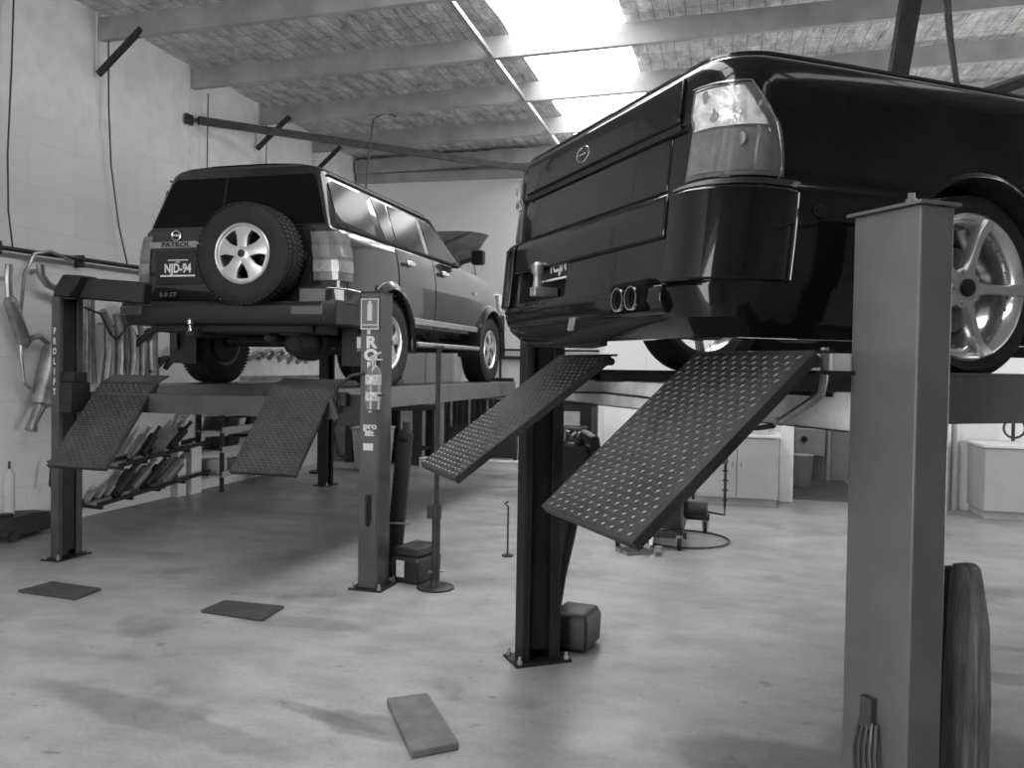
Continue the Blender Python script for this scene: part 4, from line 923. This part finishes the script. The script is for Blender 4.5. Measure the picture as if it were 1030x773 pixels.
# roof rails? none. Rear door
def rearpatch(x0, x1, z0, z1, off, n=4):
    f = lambda o: (lambda x, z: (x, (gy0(z) if z > 1.29 else -.98)-o, z))
    return MB().grid(f(off), frange(x0, x1, n), frange(z0, z1, n), f(-.006))
rd = V1.part('rear_door', rearpatch(-.80, -.16, .705, 1.28, .016), paint_suv, bevel=.004)
rd2 = V1.part('rear_door', rearpatch(-.15, .675, .705, 1.28, .016), paint_suv, bevel=.004)
wp = lambda pts: [(x, z) for x, z in pts]
def rearwin(pts, parent):
    mb = MB(); A = [mb.b.verts.new((x, gy0(z)-.010, z)) for x, z in pts]; B = [mb.b.verts.new((x, gy0(z)+.004, z)) for x, z in pts]
    mb.b.faces.new(A); mb.b.faces.new(list(reversed(B)))
    for i in range(len(pts)): mb.b.faces.new((A[i], B[i], B[(i+1) % len(pts)], A[(i+1) % len(pts)]))
    return V1.part('rear_window', mb, glass_dk, parent=parent, smooth=None)
rearwin([(-.79, 1.33), (-.16, 1.33), (-.16, 1.74), (-.62, 1.74), (-.66, 1.70)], rd)
rearwin([(-.14, 1.33), (.78, 1.33), (.66, 1.70), (.62, 1.74), (-.14, 1.74)], rd2)
V1.part('garnish', MB().box(-.79, -.31, -1.012, -.99, 1.145, 1.20), silver, parent=rd, bevel=.004)
V1.part('lettering', MB().text('PATROL', .055, TB(-.54, -1.014, 1.172), .001, 1.35, .002), plastic, parent=rd)
bd = MB(); bd.tube([(-.54+.04*math.cos(a), -1.006, 1.25+.04*math.sin(a)) for a in frange(0, 2*PI, 24)], .006, 8); bd.box(-.575, -.505, -1.012, -1.0, 1.243, 1.257)
V1.part('badge', bd, chrome, parent=rd)
V1.part('lettering', MB().text('3.0 ST', .05, TB(-.62, -1.002, .755), .002, 1.3, .001), silver, parent=rd)
V1.part('plate_recess', MB().box(-.74, -.30, -1.004, -.99, .84, 1.12), plastic, parent=rd, bevel=.004)
np_ = V1.part('number_plate', MB().box(-.69, -.35, -1.012, -1.004, .905, 1.055), platebk, parent=rd)
V1.part('plate_lettering', MB().text('NJD-94', .105, TB(-.52, -1.0135, .972), .001, .78, .003).box(-.685, -.355, -1.0140, -1.012, .906, .920).box(-.615, -.425, -1.0140, -1.012, 1.040, 1.048).text('QLD', .02, TB(-.52, -1.0135, 1.027), .001), white, parent=rd)
# bumper
def bump(y, o): return None
mb = MB()
prof = [(-1.17, .50), (-1.195, .55), (-1.195, .65), (-1.17, .685), (-1.0, .70), (-.9, .70), (-.9, .50)]
mb.prism([(y, z) for y, z in prof], 'x', -.88, .88)
for s in (1, -1):
    mb.loft([[(s*x, y, z) for x, y in ((.86, -1.17+dy), (.96, -1.12), (.985, -.98), (.985, -.50), (.90, -.50), (.86, -.9))] for z, dy in ((.50, .0), (.55, -.02), (.65, -.02), (.70, .02))])
V1.part('rear_bumper', mb, [plastic], bevel=.015)
for x in (-.92, .62): V1.part('bumper_reflector', MB().box(x-.0, x+.26 if x > 0 else x+.2, -1.203, -1.19, .575, .645), mat('bumper_lens', .07, .2, 0, 1), bevel=.006)
V1.part('bumper_corner', MB().loft([[(x, y, z) for x, y in ((.66, -1.18), (.90, -1.15), (.99, -1.0), (.992, -.45), (.93, -.45), (.9, -1.0), (.70, -1.05))] for z in (.66, .70, .77, .80)]), paint_suv, bevel=.02)
V1.part('bumper_corner', MB().loft([[(-x, y, z) for x, y in ((.66, -1.18), (.90, -1.15), (.99, -1.0), (.992, -.45), (.93, -.45), (.9, -1.0), (.70, -1.05))] for z in (.66, .685, .70)]), paint_suv, bevel=.02)
V1.part('tow_bar', MB().box(-.7, .7, -1.1, -1.0, .44, .50).box(-.30, -.22, -1.22, -.9, .40, .45), under, bevel=.01)
V1.part('tow_ball', MB().lathe([(0, .022), (.02, .014), (.04, .014), (.055, .026), (.08, .026), (.095, .012)], (-.26, -1.2, .45), 'z', 16).lathe([(-.04, .02), (0, .02)], (-.26, -1.2, .46), 'z', 10), chrome)
# underbody
mb = MB().box(-.5, -.4, -1.0, 3.5, .42, .54).box(.4, .5, -1.0, 3.5, .42, .54).box(-.7, .7, -.95, -.5, .44, .56).box(-.35, .35, 1.0, 2.6, .40, .52)
mb.tube([(-.7, 0, .40), (.7, 0, .40)], .055, 12).lathe([(-.15, .08), (-.08, .16), (.08, .16), (.15, .08)], (.12, 0, .38), 'y', 20)
mb.tube([(.3, -1.0, .40), (.3, -.6, .40)], .035, 10).lathe([(-.25, .06), (-.22, .1), (.22, .1), (.25, .06)], (.45, -.62, .36), 'y', 16)
mb.tube([(-.7, 2.97, .40), (.7, 2.97, .40)], .05, 12).tube([(-.62, -.2, .45), (-.55, -.5, .80)], .03, 8).tube([(.62, -.2, .45), (.55, -.5, .80)], .03, 8)
V1.part('chassis', mb, under, bevel=.008)
V1.part('front_bumper', MB().loft([[(s_*x, y, z) for s_, x, y in ((-1, .9, 3.3), (-1, .93, 3.55), (-1, .75, 3.74), (1, .75, 3.74), (1, .93, 3.55), (1, .9, 3.3), (1, .6, 3.5), (-1, .6, 3.5))] for z in (.52, .60, .80, .86)]), plastic, bevel=.02)
V1.part('engine', MB().box(-.25, .3, 2.4, 3.2, 1.0, 1.2).box(-.55, -.3, 2.9, 3.2, 1.0, 1.22).box(.35, .55, 2.5, 2.8, 1.0, 1.16), under, bevel=.02)
# bonnet raised
hy, hz = 2.10, 1.345; ang = math.radians(23.5); Lh = 1.52
Hm = Matrix.Translation((0, hy, hz)) @ Matrix.Rotation(ang, 4, 'X')
def hoodf(o):
    def f(x, t):
        w = .80 - .09*max(0, t-.55)/.45
        return Hm @ Vector((x*w, t*Lh, o - .07*abs(x)**4 - .05*max(0, t-.7)**1.0 + .01))
    return f
hd = V1.part('bonnet', MB().grid(hoodf(.02), frange(-1, 1, 12), frange(0, 1, 8), hoodf(-.01)), [paint_suv])
mb = MB()
for x in (-.6, -.2, .2, .6): mb.bar(Hm @ Vector((x, .1, -.045)), Hm @ Vector((x*.8, Lh-.12, -.045)), .07, .03)
mb.box(-.72, .72, .03, .12, -.05, -.01, Hm).box(-.62, .62, Lh-.18, Lh-.06, -.07, -.02, Hm)
V1.part('bonnet_frame', mb, mat('bonnet_liner', .13, .6, nz=.4, ns=14), parent=hd, bevel=.008)
V1.part('bonnet_stay', MB().tube([(.62, 3.45, 1.12), (.60, 3.1, 1.72)], .008), steel)
V1.part('windscreen', MB().loft([[(-BX+.12, gy1(1.33)-.0, 1.33), (BX-.12, gy1(1.33), 1.33), (BX-.12, gy1(1.33)+.008, 1.335), (-BX+.12, gy1(1.33)+.008, 1.335)], [(-TX+.08, gy1(1.70), 1.70), (TX-.08, gy1(1.70), 1.70), (TX-.08, gy1(1.70)+.008, 1.705), (-TX+.08, gy1(1.70)+.008, 1.705)]]), glass_dk)
# wheels
for yc in (0, 2.97):
    for s in (1, -1):
        ww = wheel(V1, (s*(.80 if s > 0 or yc else .85), yc, .395), .395, .265, .235, s, 'suv')
        V1.part('brake_drum', MB().lathe([(-.09, .16), (-.08, .2), (.05, .2), (.06, .15)], (s*.78, yc, .395), 'x', 30), under, parent=ww)
spw = Vector((.24, -1.165, 1.05))
sw = wheel(V1, spw, .402, .25, .235, 1, 'suv', name='spare_wheel', axis='y')
V1.part('spare_carrier', MB().box(.15, .37, -1.15, -.985, .96, 1.17).bar((.3, -1.02, 1.1), (.64, -1.0, 1.05), .03, .07), under, bevel=.01)

# ------------------------------------------------------------------ the ute (UTE frame)
V2 = Thing(UTE, (0, 1.4, 0), 'utility_vehicle', 'glossy black lowered ute with chrome twin exhaust tips raised on the right lift', 'car')
# z: halfwidth, tail y, corner radius
LV = [(.13, .85, -.98, .14), (.19, .89, -1.05, .16), (.285, .905, -1.085, .18), (.30, .915, -1.07, .18), (.45, .925, -1.055, .19), (.585, .925, -1.045, .19), (.60, .922, -1.035, .19), (.612, .918, -1.015, .18), (.80, .915, -.995, .18), (.815, .914, -1.008, .18), (.95, .905, -.995, .17), (.985, .896, -.985, .17), (1.0, .88, -.97, .16)]
def lv(z, k): return lerp([(r[0], r[k]) for r in LV], z)
def tailw(): return .0
def wy(y, z):     # width along the length
    bulge = .012*math.exp(-((z-.62)/.16)**2)*math.exp(-((y)/.5)**2)
    return lv(z, 1)*lerp([(-1, .985), (-.6, 1.0), (3.2, 1.0), (3.6, .96), (3.85, .85)], y) + bulge
def outline(z, o=0.0, ysd=None):
    """right front -> right rear corner -> tail -> left rear corner -> left front"""
    yt, rc = lv(z, 2), lv(z, 3)
    ysd = ysd or [3.85, 3.6, 3.2, 2.4, 1.6, .9, .5, .25, 0, -.25, -.5, -.7]
    pts = [(wy(y, z)+o, y) for y in ysd]
    w0 = wy(-.8, z)+o
    for k_ in range(0, 9):
        a = PI/2*k_/8
        # superelliptic corner in plan
        pts.append((w0-rc*1.25+rc*1.25*math.cos(a)**.9 if False else w0-rc+rc*math.cos(a), yt-o+rc-rc*math.sin(a)))
    inner = w0-rc
    right = pts[:]
    mid = [(x, yt-o+.0) for x in (inner*.66, inner*.33, 0, -inner*.33, -inner*.66)]
    return right + mid + [(-x, y) for x, y in reversed(right)]
zl = [r[0] for r in LV]
rings = [[(x, y, z) for x, y in outline(z)] for z in (.13, .19, .285, .30, .38, .45, .52, .585, .60, .612, .66, .72, .80, .815, .86, .90, .95, .985, 1.0)]
# closed solid: add rail inner and bed
top = outline(1.0)
def inset(d, z): 
    return [(x - (math.copysign(min(abs(x), d), x)), (y + d if y < -.6 else y), z) for x, y in top]
rings.append([(x*.985, y*.995, 1.008) for x, y in top]); rings.append(inset(.06, 1.005)); rings.append(inset(.075, .98)); rings.append(inset(.09, .45))
body = MB().loft(rings)
cuts = []
for yc in (.02, 3.10):
    for s in (-1, 1): cuts.append(MB().lathe([(.58*s, .352), (1.1*s, .352)], (0, yc, .335), 'x', 48))
cuts.append(MB().box(-.60, -.10, -1.3, -.985, .315, .555))
cuts.append(MB().box(-.79, .79, -.93, 3.55, .0, .26))
cuts.append(MB().box(-1.1, -.70, -.88, -.10, .0, .215))
V2.part('body', body, [paint_ute, under], cuts=cuts, smooth=30)
# bed rail cap
for o_, r_, m_, nm in ((-.012, .014, paint_ute, 'bed_rail'), (.002, .004, chrome, 'rail_trim')):
    pts = [(x, y, 1.006 if nm == 'bed_rail' else .995) for x, y in outline(1.0, o_) if y < 1.0]
    V2.part(nm, MB().tube(pts, r_, 8), m_)
# plane helper on the tail / around the corner
def perim(z, o):
    """polyline from right side (y=-.55) to tail centre, with arc length measured from the tail centre"""
    P = [p for p in outline(z, o) if p[0] >= -1e-6 and p[1] < -.4]
    P = list(reversed(P))     # tail centre -> side
    return P
def at(z, o, s):
    P = perim(z, o); acc = 0
    for a, b in zip(P, P[1:]):
        d = math.hypot(b[0]-a[0], b[1]-a[1])
        if acc+d >= s: t = (s-acc)/d; return (a[0]+(b[0]-a[0])*t, a[1]+(b[1]-a[1])*t)
        acc += d
    a, b = P[-2], P[-1]; t = (s-acc)/math.hypot(b[0]-a[0], b[1]-a[1]); return (b[0]+(b[0]-a[0])*t, b[1]+(b[1]-a[1])*t)
def wrap(side, s0f, s1f, z0, z1, o1, o0, nu=14, nz=6):
    def f(o):
        def g(u, z):
            s0, s1 = s0f(z), s1f(z); x, y = at(z, o, s0+(s1-s0)*u); return (side*x, y, z)
        return g
    return MB().grid(f(o1), frange(0, 1, nu), frange(z0, z1, nz), f(o0))
for s in (1, -1):
    a0 = lambda z: .715+ .02*max(0, (z-.62))/.3
    a1 = lambda z: 1.05 - .13*max(0, (z-.62)/.305)**2.2
    tl = V2.part('tail_lamp', wrap(s, a0, a1, .62, .905, .010, -.004, 20, 12), lampred, bevel=.003)
    V2.part('lamp_segment', wrap(s, lambda z: a0(z)+.02, lambda z: a1(z)-.03, .775, .893, .014, .006, 16, 8), lampclr, parent=tl)
    V2.part('lamp_segment', wrap(s, lambda z: a0(z)+.02, lambda z: a1(z)-.03, .635, .765, .013, .006, 16, 8), lampmid, parent=tl)
    for (ss, zz_) in ((.80, .87), (.83, .81), (.92, .73)):
        x, y = at(zz_, .014, ss); V2.part('lamp_bulb', MB().lathe([(0, .02), (.008, .016)], (s*x, y-.004, zz_), 'y', 14), chrome, parent=tl)
    # chrome hairline round lamp
    pts = []
    for z in frange(.60, .908, 12): x, y = at(z, .012, a1(z)+.004); pts.append((s*x, y, z))
    for u in frange(0, 1, 8): x, y = at(.910, .012, a1(.91)+(a0(.91)-a1(.91))*u); pts.append((s*x, y, .910))
    V2.part('lamp_trim', MB().tube(pts, .003, 6), chrome, parent=tl)
    bp = V2.part('bumper_end', wrap(s, lambda z: .69, lambda z: 1.14, .30, .585, .022, -.01, 18, 8), paint_ute, bevel=.008)
    V2.part('bumper_ledge', wrap(s, lambda z: .69, lambda z: 1.12, .59, .612, .016, -.01, 18, 2), plastic, bevel=.003)
    V2.part('side_marker', MB().lathe([(-.004, .004), (0, .022), (.003, .02)], (s*.928, -.655, .525), 'x', 20).xf(Matrix.Translation((0, -.655, 0)) @ Matrix.Diagonal((1, 1.8, 1, 1)) @ Matrix.Translation((0, .655, 0))), paint_ute)
    # arch lip
    for yc in (.02, 3.10):
        rg = []
        for a in frange(-12, 192, 30):
            t = math.radians(a)
            def P_(x, r): return (s*x, yc+r*math.cos(t), .335+r*math.sin(t))
            rg.append([P_(.88, .353), P_(.927, .353), P_(.934, .358), P_(.928, .372), P_(.905, .39), P_(.88, .37)])
        V2.part('wheel_arch_lip', MB().loft(rg), paint_ute)
    V2.part('side_skirt', MB().loft([[(s*x, y, z) for x, z in ((.86, .13), (.93, .135), (.94, .17), (.925, .21), (.86, .22))] for y in (.42, 1.2, 2.0, 2.68)]), paint_ute, bevel=.004)
    # swage line along the bed side
# tailgate skin with stepped panels
def tg(o):
    return lambda x, z: (x, lv(z, 2)-o-.012*math.exp(-((z-.9)/.08)**2)*0, z)
def gate(z0, z1, o, x0=-.665, x1=.665): return MB().grid(tg(o), frange(x0, x1, 8), frange(z0, z1, 5), tg(-.01))
tgp = V2.part('tailgate', gate(.825, .975, .014), paint_ute, bevel=.008)
V2.part('tailgate_panel', gate(.612, .80, .006, -.60, .60), paint_ute, parent=tgp, bevel=.008)
V2.part('tailgate_panel', gate(.45, .597, .016), paint_ute, parent=tgp, bevel=.01)
V2.part('tailgate_seam', MB().box(-.665, .665, -1.012, -1.004, .800, .822), plastic, parent=tgp)
bd = MB(); bd.tube([(-.06+.055*math.cos(a), -1.015, .885+.03*math.sin(a)) for a in frange(0, 2*PI, 24)], .004, 8); bd.box(-.09, -.03, -1.018, -1.01, .883, .889)
V2.part('badge', bd, chrome, parent=tgp)
Sh = Matrix(((1, .35, 0, 0), (0, 1, 0, 0), (0, 0, 1, 0), (0, 0, 0, 1)))
V2.part('lettering', MB().text('XR6', .036, TB(.49, -1.006, .690) @ Sh, .002, 2.1, .001).text('TURBO', .016, TB(.49, -1.006, .662) @ Sh, .001, 2.0), silver, parent=tgp)
np2 = V2.part('number_plate', MB().box(-.42, -.10, -1.035, -1.02, .395, .515), platebk)
V2.part('plate_lettering', MB().text('1C.JN', .08, TB(-.24, -1.037, .455), .001, .9, .002).box(-.41, -.11, -1.0375, -1.035, .397, .405).box(-.38, -.14, -1.0375, -1.035, .503, .509), white, parent=np2)
V2.part('bumper_centre', MB().loft([[(x, y, z) for y, z in ((-1.02, .20), (-1.085, .21), (-1.10, .25), (-1.095, .295), (-1.02, .31))] for x in frange(-.70, .70, 4)]), paint_ute, bevel=.006)
V2.part('tow_bar', MB().box(-.375, -.315, -1.11, -1.0, .33, .37).lathe([(0, .022), (.03, .018), (.05, .018), (.065, .028), (.095, .028), (.11, .012)], (-.345, -1.085, .37), 'z', 16), steel, bevel=.004)
V2.part('tow_pin', MB().tube([(.02, -1.09, .22), (.02, -1.10, .17)], .008).tube([(.05, -1.09, .22), (.05, -1.10, .17)], .008), steel)
V2.part('exhaust_recess', MB().box(.36, .63, -1.103, -1.0, .215, .325), mat('shade_black_recess', .003, .9, spec=.1), bevel=.02)  # solid black block, the shade of the hole put into its colour
for x in (.445, .54):
    et = V2.part('exhaust_tip', MB().lathe([(-.006, .037), (-.006, .041), (.004, .041), (.004, .037)], (x, -1.112, .262), 'y', 28, closed=True), chrome)
    V2.part('exhaust_pipe', MB().lathe([(.0, .038), (.1, .038), (.1, .034), (.0, .035)], (x, -1.108, .262), 'y', 28, closed=True).lathe([(.085, .034), (.09, .034)], (x, -1.108, .262), 'y', 20), under, parent=et)
V2.part('towing_flap', MB().prism([(-.75, .16), (.02, .18), (.02, .115), (-.1, .105), (-.7, .12)], 'y', -.96, -.93), under)
mb = MB().box(-.5, -.4, -.9, 3.5, .20, .28).box(.4, .5, -.9, 3.5, .20, .28).box(.0, .74, -.85, -.50, .18, .28).tube([(-.6, .02, .30), (.6, .02, .30)], .05, 12).lathe([(-.22, .07), (-.2, .1), (.2, .1), (.22, .07)], (.27, -.78, .24), 'y', 16)
mb.lathe([(-.14, .08), (-.07, .13), (.07, .13), (.14, .08)], (0, .02, .28), 'y', 18)
V2.part('chassis', mb, under, bevel=.008)
# cab
def cabring(z, w, y0, y1):
    return [(x, y, z) for x, y, _ in ringG(z, w, y0, y1, .12)]
cab = MB().loft([cabring(z, w, y0, y1) for z, w, y0, y1 in ((.95, .83, .88, 2.9), (1.0, .83, .90, 2.85), (1.36, .66, 1.02, 2.0), (1.40, .62, 1.06, 1.9), (1.415, .52, 1.12, 1.8))])
V2.part('cab', cab, paint_ute, smooth=50)
V2.part('rear_window', MB().prism([(-.5, 1.08), (.5, 1.08), (.46, 1.32), (-.46, 1.32)], 'y', .93, .955).xf(Matrix.Translation((0, .93, 1.08)) @ Matrix.Rotation(-.25, 4, 'X') @ Matrix.Translation((0, -.93, -1.08))), glass_dk)
for s in (1, -1):
    mb = MB(); pts = [(1.15, 1.04), (2.35, 1.04), (1.9, 1.33), (1.2, 1.33)]
    cx_ = lambda z: .835-(z-1.0)*.47
    A = [mb.b.verts.new((s*(cx_(z)+.004), y, z)) for y, z in pts]; B = [mb.b.verts.new((s*(cx_(z)-.01), y, z)) for y, z in pts]
    mb.b.faces.new(A); mb.b.faces.new(list(reversed(B)))
    for i in range(4): mb.b.faces.new((A[i], B[i], B[(i+1) % 4], A[(i+1) % 4]))
    V2.part('door_window', mb, glass_dk, smooth=None)
for yc in (.02, 3.10):
    for s in (1, -1): wheel(V2, (s*.785, yc, .325), .325, .235, .252, s, 'ute', blocks=False)
# front of the ute
V2.part('bonnet', MB().loft([[(x, y, 1.01 + .05*(1-(x/.8)**2) - .035*(y-2.6)) for x in (-.78, -.4, 0, .4, .78)] + [(x, y, .99 - .035*(y-2.6)) for x in (.78, .4, 0, -.4, -.78)] for y in (2.5, 2.9, 3.3, 3.75)]), paint_ute)

# ------------------------------------------------------------------ lights, world, camera
def area(loc, size, sizey, energy, target, fr=ROOM):
    l = bpy.data.lights.new('light', 'AREA'); l.shape = 'RECTANGLE'; l.size = size; l.size_y = sizey; l.energy = energy
    o = bpy.data.objects.new('daylight', l); COL.objects.link(o); p = fr.M @ Vector(loc); o.location = p
    o.rotation_euler = ((fr.M @ Vector(target)) - p).to_track_quat('-Z', 'Y').to_euler(); return o
DOOR = area((-4.2, GF-.1, 2.1), 3.6, 4.0, 560, (-2.5, 5, 4.2))
SIDE = area((WR+.1, 8.7, 2.0), 3.7, 3.8, 680, (-3, 7.5, 4.2)); SIDE.name = 'side_door_daylight'
DOOR.name = 'open_roller_door_daylight'
OFF = area((1.6, 12.3, 2.62), .3, 1.2, 26, (1.4, 12.3, 0)); OFF.name = 'office_fill_light'  # unseen lamp added to brighten the room behind the doorway
mb = MB().box(1.44, 1.76, 11.65, 12.95, 2.63, 2.69)  # invented fitting to go with the added office lamp
solo(ROOM, (1.6, 12.3, 2.63), 'added_ceiling_light', mb, pale, 'unseen tube light fitting added on the ceiling of the small room behind the doorway', 'light', bevel=.01)
w = bpy.data.worlds.new('sky'); sc.world = w; w.use_nodes = True
w.node_tree.nodes['Background'].inputs[0].default_value = (.9, .9, .9, 1); w.node_tree.nodes['Background'].inputs[1].default_value = .6

cam = bpy.data.cameras.new('camera'); co = bpy.data.objects.new('camera', cam); COL.objects.link(co); sc.camera = co
cam.sensor_fit = 'HORIZONTAL'; cam.sensor_width = 36; cam.lens = 36*860/1030; cam.clip_start = .05
p, r = -.0217, .0165
fw = Vector((0, math.cos(p), math.sin(p))); up0 = Vector((0, -math.sin(p), math.cos(p))); rt0 = Vector((1, 0, 0))
rt = rt0*math.cos(r) + up0*math.sin(r); up = up0*math.cos(r) - rt0*math.sin(r)
Mx = Matrix(((rt.x, up.x, -fw.x, 0), (rt.y, up.y, -fw.y, 0), (rt.z, up.z, -fw.z, 1.6), (0, 0, 0, 1)))
co.matrix_world = Mx
sc.view_settings.view_transform = 'Standard'; sc.view_settings.look = 'None'; sc.view_settings.gamma = 1; sc.view_settings.use_curve_mapping = False
sc.view_settings.exposure = -0.7
